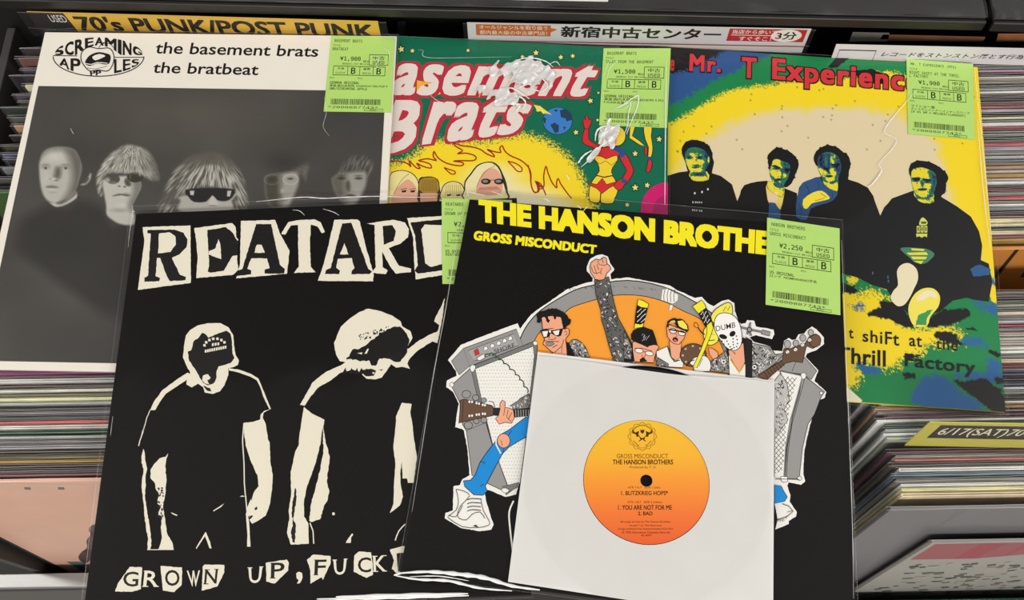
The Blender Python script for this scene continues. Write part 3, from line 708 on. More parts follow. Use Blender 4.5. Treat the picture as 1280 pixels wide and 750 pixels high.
p.poly(B((590, 285), (595, 220), (640, 185), (700, 190), (745, 235), (752, 300), (725, 360), (680, 392), (640, 375), (610, 340)), (52, 122, 84), sm=3)
p.poly(B((585, 260), (590, 205), (620, 175), (700, 185), (690, 215), (665, 290), (640, 296)), (44, 82, 128), sm=2)
for g in (B((640, 205), (655, 200), (645, 260)), B((672, 250), (700, 200), (705, 240), (680, 262)), B((600, 285), (655, 320), (640, 335), (610, 310)), B((688, 300), (740, 285), (735, 320), (700, 345)), B((640, 345), (690, 345), (660, 375))): p.poly(g, (196, 208, 90))
for g in (B((690, 270), (738, 262), (735, 276), (700, 282)), B((650, 296), (700, 292), (690, 320), (660, 320)), B((640, 346), (695, 342), (680, 352))): p.poly(g, (20, 34, 46))
p.poly(B((485, 515), (555, 465), (620, 453), (668, 490), (672, 512), (600, 530), (545, 545), (515, 580), (487, 575)), (236, 216, 60), sm=2)
for g in (B((610, 470), (655, 500)), B((570, 525), (640, 505))): p.line(g, .6, (50, 80, 40))
FACES = []
def screened(quad, ops, hair, shape, nx=150):
    """a face reduced to black, blue, green, yellow and cream like a photocopied screen print"""
    P = Paint(quad, nx, nx); P.c[:] = 0; f_ = P.mask(shape, 1.6); P.put(f_, (150,) * 3)
    for o in ops:
        k, a = o[0], o[1:]
        if k == 'b': P.blob(a[0][0], a[0][1], a[1], a[2], (a[3],) * 3, a[4] if len(a) > 4 else 1, .8)
        else: P.put(P.mask(a[0], a[2] if len(a) > 2 else 3), (a[1],) * 3, .95)
    t = P.c[..., 0] * np.clip(f_ * 1.3, 0, 1) + (vnoise(P.X, P.Y, 1.5, 3) + .6 * vnoise(P.X, P.Y, .8, 4) - .8) * 46
    hm = P.mask(hair, .8, noise=1.3, cell=2.2); fm_ = f_ > .45
    out = np.zeros(P.c.shape) + np.array((20, 20, 22.))
    for lo, c in ((52, (38, 66, 108)), (84, (40, 118, 80)), (136, (226, 210, 48)), (208, (232, 222, 150))): out[(t > lo) & fm_] = c
    P.c = out; FACES.append((P, fm_ | (hm > .5)))
sc = lambda V_, *p: V_(*p)
# heads, left to right
screened([(848, 172), (896, 172), (896, 230), (848, 230)], [('p', A((143, 250), (150, 190), (220, 165), (345, 200), (350, 255), (290, 225), (170, 225)), 80, 6), ('b', A((215, 222))[0], 6, 3, 200, .9), ('b', A((235, 200))[0], 10, 6, 110, .7), ('b', A((180, 250))[0], 5, 3, 20), ('b', A((272, 252))[0], 6, 3, 20),
    ('p', A((300, 200), (360, 200), (350, 380), (290, 390), (315, 300)), 60, 6), ('b', A((192, 298))[0], 4, 3.5, 215), ('b', A((222, 300))[0], 2.5, 4, 190), ('b', A((282, 285))[0], 4.5, 3, 170), ('b', A((240, 335))[0], 6, 1.8, 30), ('b', A((238, 318))[0], 5, 1.5, 60), ('b', A((262, 358))[0], 4, 3, 200), ('b', A((345, 272))[0], 1.8, 5, 220), ('b', A((225, 430))[0], 7, 5, 190), ('b', A((300, 425))[0], 7, 5, 160), ('b', A((255, 395))[0], 13, 3.4, 30)],
    A((115, 190), (128, 150), (160, 115), (220, 100), (290, 115), (345, 150), (375, 205), (372, 250), (392, 290), (380, 350), (365, 395), (340, 300), (330, 240), (300, 190), (220, 175), (160, 190), (145, 262), (125, 230)),
    A((143, 250), (150, 200), (190, 168), (250, 165), (310, 190), (350, 235), (358, 280), (340, 330), (320, 370), (338, 435), (255, 456), (195, 430), (188, 380), (160, 320)))
screened([(956, 180), (1000, 180), (1000, 250), (956, 250)], [('p', B((330, 235), (390, 260), (388, 330), (340, 410), (300, 400), (345, 350)), 70, 6), ('b', B((290, 245))[0], 6, 4, 190, .7), ('p', B((255, 272), (285, 270), (318, 285), (315, 294), (280, 284)), 15, 1.4), ('p', B((335, 300), (360, 290), (385, 296), (385, 306), (355, 302)), 15, 1.4), ('b', B((290, 292))[0], 5, 2.2, 25), ('b', B((362, 312))[0], 5, 2.4, 20),
    ('p', B((325, 295), (338, 310), (335, 340), (318, 345)), 60, 2.5), ('b', B((318, 330))[0], 2.4, 4, 225), ('b', B((352, 345))[0], 4, 4, 190, .8), ('p', B((282, 372), (305, 364), (332, 370), (305, 380)), 20, 1.6), ('b', B((305, 388))[0], 5, 2, 200, .7), ('p', B((245, 330), (262, 370), (300, 400), (330, 410), (300, 385), (262, 345)), 60, 2.5), ('b', B((270, 330))[0], 4, 7, 185, .6), ('p', B((262, 395), (335, 412), (345, 430), (290, 425)), 70, 2), ('b', B((255, 430))[0], 4, 12, 215), ('b', B((290, 470))[0], 6, 6, 235)],
    B((225, 215), (232, 190), (250, 175), (262, 158), (285, 152), (295, 138), (310, 146), (330, 142), (345, 155), (370, 158), (400, 180), (425, 200), (440, 225), (452, 265), (440, 300), (430, 340), (400, 395), (350, 430), (345, 400), (385, 330), (385, 270), (330, 240), (300, 232), (272, 225), (255, 262), (243, 300), (232, 262)),
    B((243, 300), (255, 262), (270, 228), (300, 222), (340, 240), (388, 262), (388, 320), (372, 370), (348, 405), (345, 470), (325, 500), (232, 440), (228, 385), (262, 385), (245, 340)))
screened([(1012, 178), (1066, 178), (1066, 240), (1012, 240)], [('p', B((585, 270), (590, 200), (640, 175), (700, 190), (672, 290), (630, 300)), 62, 4), ('b', B((650, 240))[0], 2, 10, 120), ('b', B((688, 225))[0], 2.4, 9, 175), ('b', B((612, 225))[0], 2, 9, 30), ('p', B((720, 200), (760, 220), (755, 310), (720, 370), (715, 300)), 60, 4), ('p', B((685, 262), (742, 256), (742, 268), (700, 274)), 12, 1.4), ('b', B((712, 278))[0], 5.5, 2.4, 18), ('b', B((640, 295))[0], 5, 2.4, 18),
    ('p', B((655, 290), (682, 285), (685, 322), (660, 322)), 35, 2.5), ('b', B((680, 305))[0], 2.4, 4, 175), ('b', B((615, 305))[0], 5, 3.4, 190), ('b', B((708, 325))[0], 5, 4, 180), ('p', B((642, 346), (668, 340), (698, 346), (668, 356)), 20, 1.6), ('b', B((668, 368))[0], 6, 2.6, 170), ('p', B((620, 350), (670, 392), (735, 370), (700, 400), (640, 385)), 45, 2.5), ('b', B((700, 425))[0], 9, 5, 190), ('b', B((655, 400))[0], 5, 4, 150)],
    B((560, 225), (570, 190), (585, 165), (605, 145), (640, 132), (660, 124), (700, 128), (730, 142), (760, 165), (800, 190), (825, 240), (826, 280), (812, 300), (815, 340), (805, 372), (760, 430), (738, 452), (735, 380), (760, 300), (745, 230), (700, 195), (640, 190), (600, 230), (592, 280), (575, 250)),
    B((590, 285), (592, 210), (640, 175), (700, 180), (748, 225), (758, 300), (738, 360), (735, 452), (700, 450), (640, 415), (622, 370), (608, 335)))
# fourth man, robe down to the ground
D4 = V(1090, 180, 4.412)
rob = D4((-260, 440), (-120, 430), (10, 300), (48, 402), (75, 345), (110, 300), (225, 258), (380, 290), (470, 345), (545, 400), (590, 480), (608, 560), (600, 640)) + W((700, 70), (716, 150), (700, 240), (640, 232), (600, 222), (540, 235), (480, 285), (420, 300), (350, 300), (280, 240), (245, 185), (180, 165), (110, 130), (40, 112), (-60, 100))
p.poly(rob, (24, 25, 27))
p.poly(D4((203, 150), (215, 115), (250, 93), (310, 98), (370, 125), (415, 170), (420, 195), (408, 215), (405, 262), (375, 290), (340, 320), (300, 300), (225, 200)), Kk, sm=3)
p.poly(D4((232, 262), (345, 262), (342, 320), (290, 328), (250, 305)), (216, 220, 90), sm=2)
p.poly(D4((216, 175), (228, 140), (280, 132), (340, 160), (355, 200), (345, 240), (325, 282), (285, 296), (245, 278), (222, 225)), (62, 140, 88), sm=3)
for g in (D4((225, 150), (300, 150), (300, 180), (240, 185)), D4((225, 210), (250, 215), (260, 245), (232, 240)), D4((295, 220), (320, 220), (312, 245), (296, 240)), D4((250, 262), (300, 255), (280, 280))): p.poly(g, (200, 216, 96))
for g in (D4((222, 190), (262, 192), (258, 205), (230, 204)), D4((285, 195), (325, 200), (318, 212), (290, 210)), D4((262, 248), (300, 246), (292, 255), (268, 256))): p.poly(g, (16, 40, 44))
screened([(1134, 200), (1188, 200), (1188, 258), (1134, 258)], [('p', D4((318, 150), (360, 180), (345, 260), (310, 300), (330, 220)), 62, 5), ('b', D4((262, 160))[0], 11, 5, 190, .8), ('p', D4((222, 186), (262, 186), (262, 198), (225, 196)), 12, 1.4), ('p', D4((283, 192), (326, 196), (322, 206), (286, 202)), 12, 1.4), ('b', D4((243, 202))[0], 5.5, 2.2, 30), ('b', D4((305, 210))[0], 5.5, 2.2, 30),
    ('p', D4((272, 200), (284, 210), (282, 232), (268, 232)), 66, 2.5), ('b', D4((262, 225))[0], 2.6, 4, 190), ('b', D4((232, 228))[0], 4, 5, 175, .8), ('b', D4((308, 230))[0], 5, 4, 185, .8), ('p', D4((252, 250), (278, 245), (304, 250), (278, 258)), 20, 1.6), ('b', D4((278, 268))[0], 6, 2.6, 185), ('p', D4((222, 240), (245, 280), (290, 298), (330, 282), (300, 310), (250, 300)), 60, 2.5), ('b', D4((270, 312))[0], 10, 3.6, 200), ('b', D4((320, 312))[0], 6, 5, 140)],
    D4((203, 150), (210, 120), (225, 103), (250, 93), (310, 98), (370, 125), (410, 160), (420, 195), (408, 215), (408, 262), (380, 292), (345, 320), (340, 280), (356, 200), (335, 152), (280, 130), (232, 138), (216, 180)),
    D4((214, 175), (226, 138), (280, 128), (342, 155), (358, 200), (348, 250), (338, 282), (342, 322), (290, 328), (250, 308), (236, 272), (222, 230)))
em = (206, 210, 100)
p.poly(D4((262, 430), (270, 412), (280, 405), (292, 412), (306, 430), (300, 447), (262, 447)), em, sm=2); p.poly(D4((270, 428), (300, 428), (298, 440), (272, 440)), (60, 90, 60))
for x in (247, 268, 289): p.poly(D4((x, 452), (x + 16, 452), (x + 16, 488), (x, 488)), em); p.poly(D4((x + 5, 458), (x + 11, 458), (x + 11, 480), (x + 5, 480)), Kk)
p.poly(D4((243, 494), (305, 494), (303, 515), (290, 508), (275, 517), (260, 508), (246, 514)), em)
p.poly(D4((155, 580), (185, 570), (230, 572), (300, 578), (345, 605), (325, 635), (290, 660), (240, 655), (205, 625)), (66, 128, 96), sm=2)
for g in (D4((215, 575), (290, 580), (285, 590), (220, 586)), D4((190, 600), (300, 596), (310, 612), (205, 612)), D4((215, 620), (305, 622), (295, 636), (225, 636)), D4((228, 645), (285, 645), (270, 662))): p.poly(g, (226, 216, 70))
for g in (D4((540, 690), (590, 665), (655, 690), (650, 720), (560, 730)),): p.poly(g, (44, 90, 140), rough=.8)
for x, y in ((182, 112), (250, 130), (252, 148), (330, 130)): p.poly(ell(*W((x, y))[0], 1.1, 2.2, n=8), (66, 92, 130))
p.poly(W((290, 105), (310, 75), (345, 68), (378, 95), (384, 140), (365, 185), (345, 225), (320, 255), (290, 258), (262, 225), (275, 190), (295, 165)), (232, 222, 186), sm=3)
p.poly(W((343, 255), (370, 205), (410, 180), (455, 182), (482, 215), (475, 262), (440, 305), (425, 345), (370, 350), (345, 305)), (238, 224, 92), sm=3)
p.poly(W((375, 225), (420, 190), (460, 198), (470, 225), (440, 215), (400, 235)), (236, 226, 190), sm=2)
p.poly(W((385, 300), (425, 280), (450, 275), (425, 310), (420, 345), (372, 345)), (60, 150, 80), rough=.8)
p.done('figures_print', eC); zf_ = sC.lift() + 1e-5
for P_, k_ in FACES: P_.done('face_print', eC, zf_, attr_mat('airbrush_print'), k_)
sC.n += 8; p = Print(sC)
# titles
RED = (206, 52, 58)
for tx, q in (('e', [(838, 74), (843.5, 75), (842.5, 89), (837, 88)]), ('Mr.', [(862.5, 67), (901, 72), (901, 90.5), (861.5, 89)]), ('T', [(927.5, 71), (946, 72.5), (946, 98), (926, 97)]),
              ('Experience', [(965.5, 72.5), (1150, 89), (1149, 123), (965, 107)])):
    big = [(q[0][0] - 1.6, q[0][1] - 1.6), (q[1][0] + 1.6, q[1][1] - 1.6), (q[2][0] + 1.6, q[2][1] + 1.6), (q[3][0] - 1.6, q[3][1] + 1.6)]
    p.text(tx, big, (22, 16, 18), .07, space=1.14); p.text(tx, q, RED, .035, space=1.14)
for tx, q, s_ in (('t', W((76, 362), (96, 364), (96, 405), (76, 402)), 0), ('shiFt', W((137, 365), (300, 378), (300, 438), (137, 418)), 0), ('at', W((345, 392), (402, 398), (402, 443), (345, 438)), 0),
                  ('the', W((465, 402), (562, 412), (562, 460), (465, 450)), 0)): p.text(tx, q, Kk, .012, space=1.1)
p.text('Thrill', W((22, 440), (240, 458), (240, 530), (22, 512)), Kk, .02, space=1.05); p.text('Factory', W((325, 470), (640, 505), (640, 580), (325, 545)), Kk, .02, space=1.05)
p.done('title_print', eC)
sticker(eC, sC, [(1133, 73.5), (1216.4, 79.8), (1219, 174.8), (1135.3, 167.2)], 'MR. T EXPERIENCE (MTX)', ['NIGHT SHIFT AT THE THRIL', 'L FACTORY'], '1,900', ['マイショー盤', 'ディスクレインナー:インナースリーブ', '19 US 90`s MELODIC(LOOKOUT)'])
film([(772, 52), (1229, 82), (1261, 519), (738, 484)], zC + .0014, eC, seams='TRB', creases=[
    ([(1146, 112), (1132, 128), (1112, 152), (1106, 165), (1120, 173), (1116, 185), (1102, 200), (1098, 206)], .75), ([(1098, 205), (1102, 212), (1098, 220), (1090, 230), (1084, 234)], 1.2), ([(1222, 150), (1229, 235), (1238, 310)], .7), ([(1218, 84), (1228, 180), (1240, 300)], .5),
    ([(1190, 70), (1198, 76)], .5)])

# ---------------------------------------------------------------- B: green comic sleeve
qB = [(402, 44), (836, 63), (832, 480), (326, 452)]
eB, sB = lp(qB, zB, 'dark green comic-style record sleeve with big pale Basement Brats lettering', (12, 100, 72))
P = Paint([(486, 44), (836, 63), (834, 300), (470, 300)], 330, 240); Gn = (14, 104, 76)
P.fill(Gn)
P.poly([(430, 212), (480, 205), (515, 196), (535, 176), (552, 176), (600, 176), (650, 168), (672, 172), (690, 180), (712, 198), (728, 222), (738, 250), (748, 310), (430, 320)], (240, 212, 42), soft=3, stip=7, noise=2)
for cx, cy, rx, ry in ((505, 240, 45, 24), (545, 245, 46, 20), (617, 228, 50, 30), (600, 252, 60, 24), (660, 252, 60, 26), (690, 262, 44, 18)): P.blob(cx, cy, rx, ry, (236, 230, 214), 1.0, .8)
P.done('airbrushed_artwork', eB, zB + 2e-5, attr_mat('airbrush_print'))
p = Print(sB)
GREY, RD = (226, 214, 206), (186, 44, 62)
def comic(tx, q, g=2.2, sh=.25, b=.034):
    p.text(tx, [(q[0][0] - g, q[0][1] - g * .9), (q[1][0] + g, q[1][1] - g * .9), (q[2][0] + g, q[2][1] + g), (q[3][0] - g, q[3][1] + g)], RD, b + .055, sh, space=1.10)
    p.text(tx, q, GREY, b, sh, space=1.10)
L1 = V(490, 70, 5.77)
# yellow flash between the two words
p.poly([(518, 120), (545, 112), (600, 116), (640, 118), (646, 126), (636, 124), (630, 128), (622, 123), (612, 124), (606, 120), (596, 122), (590, 119), (580, 121), (572, 118), (560, 121), (552, 117), (540, 121)], (238, 196, 60))
comic('asement', [(494, 72), (750, 82), (736, 121), (489, 119)], 3.2)
comic('rats', [(535, 117), (668, 124), (652, 166), (527, 182)], 3.0)
comic('B', [(482, 125), (526, 125), (520, 186), (466, 196)], 3.0)
for g in (L1((180, 175), (235, 185), (300, 190), (210, 215), (178, 255)),): p.poly(g, (236, 176, 50))
# flames
FR = (160, 44, 24); F1_ = V(480, 150, 6.4)
for g, wd in ((F1_((50, 345), (60, 330), (130, 330), (190, 350), (215, 375), (200, 325), (235, 360), (265, 385), (290, 385), (260, 345), (310, 370), (375, 385), (370, 355), (320, 335), (275, 325), (350, 310), (420, 325), (395, 295), (400, 250), (430, 300), (500, 345), (590, 365), (632, 360), (628, 340), (555, 328), (620, 325), (710, 325), (738, 305), (715, 280), (650, 265), (585, 270), (630, 245), (580, 215), (552, 180)), .9),
              (F1_((552, 180), (620, 205), (700, 215), (770, 235), (820, 270), (885, 295), (860, 260), (825, 235), (870, 250), (935, 260), (925, 230), (945, 205), (965, 245), (1010, 285), (1090, 320), (1150, 370), (1175, 430), (1175, 500), (1190, 560), (1215, 580), (1240, 565), (1240, 520), (1215, 495), (1270, 545)), .9),
              (F1_((480, 380), (520, 395), (565, 410), (568, 430), (540, 432), (510, 410), (482, 382)), .8), (F1_((990, 330), (1050, 345), (1100, 380), (1100, 410), (1065, 408), (1030, 370), (992, 332)), .8)):
    p.line(g, wd * 1.9, FR, sm=3)
H = V(660, 120, 5)
for g in (H((0, 430), (15, 490), (18, 540), (30, 590), (48, 605), (62, 590), (58, 560), (50, 535), (80, 550), (100, 590), (112, 620)), H((45, 530), (75, 580), (100, 560), (98, 500), (112, 438), (125, 480), (150, 540), (180, 575), (178, 545), (188, 515), (205, 550), (240, 600), (272, 640))): p.line(g, 1.6, FR, sm=3)
# heads under the flames
def head(cx, cy, rx, ry, hair, skin, dark=(60, 46, 34)):
    p.poly(ell(cx, cy, rx + .9, ry + .9, n=24), dark); p.poly(ell(cx, cy, rx, ry, n=24), hair)
p.poly(F1_((40, 650), (45, 450), (80, 410), (150, 400), (220, 420), (265, 465), (282, 520), (275, 600), (262, 700), (40, 700)), (60, 52, 40), sm=2)
p.poly(F1_((42, 650), (48, 455), (85, 416), (150, 406), (216, 426), (260, 470), (274, 520), (268, 600), (256, 700), (42, 700)), (230, 218, 150), sm=2)
p.poly(F1_((70, 600), (110, 540), (160, 490), (200, 475), (245, 520), (262, 560), (262, 680), (75, 680)), (218, 164, 136), sm=2)
p.line(F1_((200, 430), (150, 470), (110, 530), (80, 590)), .6, (110, 96, 60), sm=2)
for x in (160, 230): p.poly(F1_((x - 22, 566), (x + 20, 560), (x + 14, 578), (x - 14, 580)), (36, 24, 20)); p.line(F1_((x - 25, 555), (x + 22, 548)), .7, (70, 50, 30))
p.poly(F1_((275, 580), (280, 470), (320, 455), (380, 452), (430, 475), (445, 530), (440, 660), (275, 660)), (60, 46, 30), sm=2)
p.poly(rough_edge(smooth(F1_((282, 560), (290, 480), (340, 462), (400, 462), (436, 500), (438, 560), (400, 590), (340, 585)), 2), .6), (160, 128, 50))
for k in range(9): p.line(F1_((310 + k * 13, 480), (300 + k * 15, 570)), .5, (96, 70, 26))
p.poly(F1_((290, 585), (430, 585), (425, 660), (290, 660)), (216, 160, 132))
p.poly(F1_((455, 640), (458, 560), (485, 510), (545, 488), (605, 500), (640, 540), (645, 640)), (60, 52, 40), sm=2)
p.poly(F1_((461, 640), (465, 562), (490, 515), (545, 494), (602, 506), (634, 545), (638, 640)), (222, 208, 140), sm=2)
for k in range(8): p.line(F1_((500 + k * 16, 520), (490 + k * 18, 610)), .5, (150, 130, 70))
for x in (520, 595): p.poly(F1_((x - 20, 598), (x + 18, 592), (x + 12, 606), (x - 12, 608)), (36, 24, 20))
p.poly(F1_((640, 560), (645, 490), (690, 430), (740, 365), (800, 338), (870, 335), (920, 370), (950, 430), (975, 490), (992, 580), (980, 640), (640, 640)), (50, 46, 40), sm=2)
p.poly(F1_((650, 560), (655, 495), (700, 435), (745, 375), (800, 346), (865, 344), (910, 380), (935, 430), (950, 490), (975, 580), (970, 640), (650, 640)), (232, 222, 166), sm=2)
p.poly(F1_((738, 560), (760, 480), (800, 410), (870, 385), (915, 410), (945, 470), (948, 560), (900, 600), (760, 600)), (222, 166, 140), sm=2)
p.line(F1_((870, 345), (885, 370), (830, 395), (770, 470), (740, 540)), .6, (120, 104, 70), sm=2)
for x in (815, 920): p.poly(ell(*F1_((x, 492))[0], 6.2, 3.7, n=16), (30, 30, 30)); p.poly(ell(*F1_((x - 5, 490))[0], 3.6, 1.9, n=12), (130, 134, 130))
p.line(F1_((840, 480), (900, 480)), .7, (30, 30, 30)); p.poly(F1_((760, 540), (900, 530), (930, 556), (760, 560)), (196, 130, 110), rough=.3)
# globe, flash, stars
p.poly(ell(697, 151, 18.6, 17.2, n=40), (14, 44, 70)); p.poly(ell(697, 151, 18, 16.6, n=40), (58, 124, 196))
for g in (H((200, 90), (235, 80), (270, 110), (275, 150), (240, 160), (235, 140), (205, 130)), H((140, 180), (165, 165), (195, 185), (190, 225), (170, 232), (150, 200)), H((95, 130), (115, 140), (110, 175), (98, 165)), H((220, 190), (240, 195), (225, 215)), H((160, 90), (185, 82), (180, 100))): p.poly(g, (34, 62, 88), rough=.5)
p.poly(H((35, 55), (75, 62), (100, 82), (150, 118), (115, 108), (95, 112), (80, 95), (55, 98), (50, 78)), (236, 216, 90))
def star(x, y, r, rot=0.2):
    for k, c in ((1.45, (20, 30, 20)), (1, (232, 220, 130))):
        p.poly([(x + r * k * (1 if i % 2 == 0 else .45) * math.sin(rot + i * math.pi / 5), y - r * k * (1 if i % 2 == 0 else .45) * math.cos(rot + i * math.pi / 5)) for i in range(10)], c)
for x, y, r in ((501.5, 61.5, 4.6), (515.5, 63.5, 3.2), (585, 63, 2.6), (653, 71, 3), (670, 66, 4), (701, 71.5, 3.6), (716, 70, 3.4), (738, 126, 4), (720, 165.5, 3.8), (747, 150, 2.4), (824, 174, 4), (794, 192, 4), (794, 234.5, 4.6), (809, 231.5, 4), (784, 256, 3.4), (748, 116, 2)): star(x, y, r, random.uniform(-.3, .3))
# woman in a red and yellow space suit, hand on hip
SR, SY, SB = (206, 44, 50), (236, 206, 52), (44, 76, 140)
def outl(pts, c, sm=2, wd=.8):
    q = smooth(pts, sm); p.line(q, wd + .8, (60, 24, 16), closed=True); p.poly(q, c)
outl(H((355, 205), (378, 205), (378, 268), (420, 300), (470, 320), (462, 345), (400, 318), (342, 288)), SR)
outl(H((350, 185), (345, 155), (350, 140), (362, 155), (360, 125), (372, 128), (378, 150), (396, 150), (392, 170), (378, 205), (357, 205)), SR, 1)
p.poly(ell(*H((555, 252))[0], 11.5, 13, n=24), (20, 50, 40)); p.poly(ell(*H((555, 250))[0], 10.6, 12, n=24), (236, 206, 60))
p.poly(H((500, 200), (540, 210), (556, 250), (550, 300), (515, 320), (480, 290)), (222, 160, 130), sm=2); p.poly(H((526, 255), (550, 250), (545, 265)), (30, 50, 90))
p.poly(H((440, 240), (470, 190), (520, 180), (545, 205), (520, 250), (500, 310), (450, 310)), (234, 226, 200), sm=2)
outl(H((455, 330), (520, 320), (575, 335), (560, 385), (540, 400), (440, 400), (420, 380)), SR)
outl(H((572, 372), (610, 365), (640, 420), (658, 465), (640, 510), (610, 550), (590, 535), (600, 500), (618, 465), (600, 430)), SR)
p.poly(H((500, 325), (560, 318), (600, 345), (605, 375), (580, 385), (560, 350)), SB, sm=2)
outl(H((418, 395), (432, 375), (470, 385), (490, 395), (530, 378), (556, 375), (556, 405), (540, 428), (525, 450), (520, 480), (525, 500), (430, 505), (448, 470), (440, 425)), SY)
p.line(H((420, 400), (450, 425), (485, 405), (520, 432), (556, 405)), .6, (80, 50, 20), sm=2)
outl(H((430, 500), (470, 510), (525, 500), (548, 540), (560, 590), (540, 640), (525, 670), (455, 665), (450, 640), (440, 665), (388, 655), (385, 590), (395, 550)), SY)
outl(H((385, 545), (430, 555), (465, 515), (490, 555), (545, 540), (555, 552), (510, 570), (462, 608), (430, 575), (386, 556)), SR, 1)
p.line(H((455, 605), (452, 650), (456, 670)), 1.4, (50, 30, 16)); p.line(H((430, 497), (480, 508), (528, 497)), 1.3, (30, 30, 30))
outl(H((580, 520), (618, 530), (600, 555), (585, 580), (560, 585), (540, 565), (548, 545)), SR); p.poly(H((588, 515), (620, 525), (612, 548), (580, 540)), SB)
# falling figure, only the legs show under the sticker
outl(H((640, 190), (668, 190), (650, 250), (700, 285), (728, 312), (700, 305), (635, 262)), SY, 1); outl(H((725, 190), (772, 190), (768, 250), (778, 320), (770, 375), (752, 380), (755, 320), (735, 270)), SY)
outl(H((752, 405), (772, 405), (772, 440), (758, 472), (742, 472), (748, 430)), SR); outl(H((730, 320), (745, 325), (742, 370), (732, 365)), SR, 1); p.poly(H((752, 380), (770, 378), (770, 402), (752, 402)), SB)
# magenta rings in the corner
p.poly([q for q in ell(834, 262, 33, 34, n=60, a0=math.pi, a1=1.5 * math.pi + .02)] + [(835, 230), (834, 300), (801, 300)], (200, 28, 108)); p.poly(ell(834, 264, 18, 20, n=30, a0=math.pi, a1=1.5 * math.pi) + [(834, 246), (834, 300), (816, 300)], (168, 26, 96))
p.done('comic_artwork_print', eB)
sticker(eB, sB, [(754.5, 60.3), (838.4, 60.3), (833.8, 160), (749, 156.6)], 'BASEMENT BRATS', ['TALES FROM THE BASEMENT'], '1,500', ['GERMAN ORIGINAL', '美盤:国内未発売/SLEEVE/90 S PO', 'P PUNK名盤'])
G1 = V(640, 0, 3.947); G2 = V(610, 70, 5.77)
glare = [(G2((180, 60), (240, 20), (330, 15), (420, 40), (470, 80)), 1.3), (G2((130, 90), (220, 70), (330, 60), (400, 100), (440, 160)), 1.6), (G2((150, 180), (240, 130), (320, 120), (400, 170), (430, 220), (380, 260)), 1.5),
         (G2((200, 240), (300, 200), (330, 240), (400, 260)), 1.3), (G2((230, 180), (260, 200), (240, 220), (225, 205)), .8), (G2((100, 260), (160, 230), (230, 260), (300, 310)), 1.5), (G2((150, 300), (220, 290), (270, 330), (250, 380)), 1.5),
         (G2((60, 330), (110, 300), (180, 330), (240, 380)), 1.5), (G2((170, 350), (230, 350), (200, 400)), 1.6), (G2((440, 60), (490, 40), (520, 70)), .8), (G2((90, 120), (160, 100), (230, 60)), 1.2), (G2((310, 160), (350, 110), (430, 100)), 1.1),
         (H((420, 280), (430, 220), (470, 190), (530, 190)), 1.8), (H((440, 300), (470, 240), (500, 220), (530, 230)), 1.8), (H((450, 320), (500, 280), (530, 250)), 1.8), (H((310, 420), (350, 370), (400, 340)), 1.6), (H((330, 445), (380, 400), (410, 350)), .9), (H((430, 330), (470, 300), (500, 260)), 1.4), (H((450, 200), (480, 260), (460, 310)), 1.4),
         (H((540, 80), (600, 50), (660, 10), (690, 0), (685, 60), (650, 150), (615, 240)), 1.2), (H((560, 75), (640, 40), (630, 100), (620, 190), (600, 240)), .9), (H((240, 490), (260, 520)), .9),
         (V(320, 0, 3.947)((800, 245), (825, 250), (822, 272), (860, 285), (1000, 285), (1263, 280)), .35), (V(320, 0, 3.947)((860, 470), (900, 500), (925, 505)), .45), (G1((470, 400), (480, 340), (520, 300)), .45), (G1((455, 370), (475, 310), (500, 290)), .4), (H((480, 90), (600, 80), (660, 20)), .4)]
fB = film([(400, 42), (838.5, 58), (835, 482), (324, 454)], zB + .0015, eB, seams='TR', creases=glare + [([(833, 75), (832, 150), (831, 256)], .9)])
for a in ((655, 92, 42, 24, .1), (630, 122, 34, 15, .35), (762, 168, 15, 19, 0), (738, 196, 20, 6, -.75)): crumple_glare(fB, eB, *a[:4], zB + .0015, a[4], seed=int(a[0]))
# ---------------------------------------------------------------- A: white sleeve with a dark group photograph
qA = [(56, 40), (496, 45), (471, 470), (-38, 461)]
eA, sA = lp(qA, zA, 'white bordered record sleeve with dark grey photograph of five heads, titled the basement brats', (232, 226, 214), 'white card jacket')
qP = [(48, 107.4), (482, 114), (463, 460), (-24.5, 451)]
P = Paint(qP, 620, 450); P.fill((76, 74, 70))
P.c += ((vnoise(P.X, P.Y, 90, 3) - .5) * 14 + (vnoise(P.X, P.Y, 30, 5) - .5) * 6)[..., None]
P.blob(230, 140, 230, 60, (104, 98, 88), .6); P.blob(430, 140, 80, 60, (60, 60, 60), .6)
C5, C6 = V(0, 180, 3.947), V(320, 180, 3.947)
P.blob(*C5((1080, 180))[0], 60, 60, (96, 92, 86), .5)
DK = (48, 46, 44)
P.poly(C5((240, 300), (330, 310), (385, 275), (480, 300), (520, 330), (560, 400), (640, 400), (660, 900), (130, 560), (90, 470), (110, 380), (180, 330)), DK, soft=16, a=.8)
P.blob(60, 300, 80, 40, DK, .7); P.blob(110, 430, 120, 60, (66, 64, 62), .7)
L_ = (196, 192, 180)
def streaks(mask, c, freq, ang, a, seed):
    u = (P.X * math.cos(ang) + P.Y * math.sin(ang)); n = vnoise(u * freq, (P.Y * math.cos(ang) - P.X * math.sin(ang)) * .25, 3, seed); P.put(mask * np.clip(n * 1.8 - .5, 0, 1), c, a)
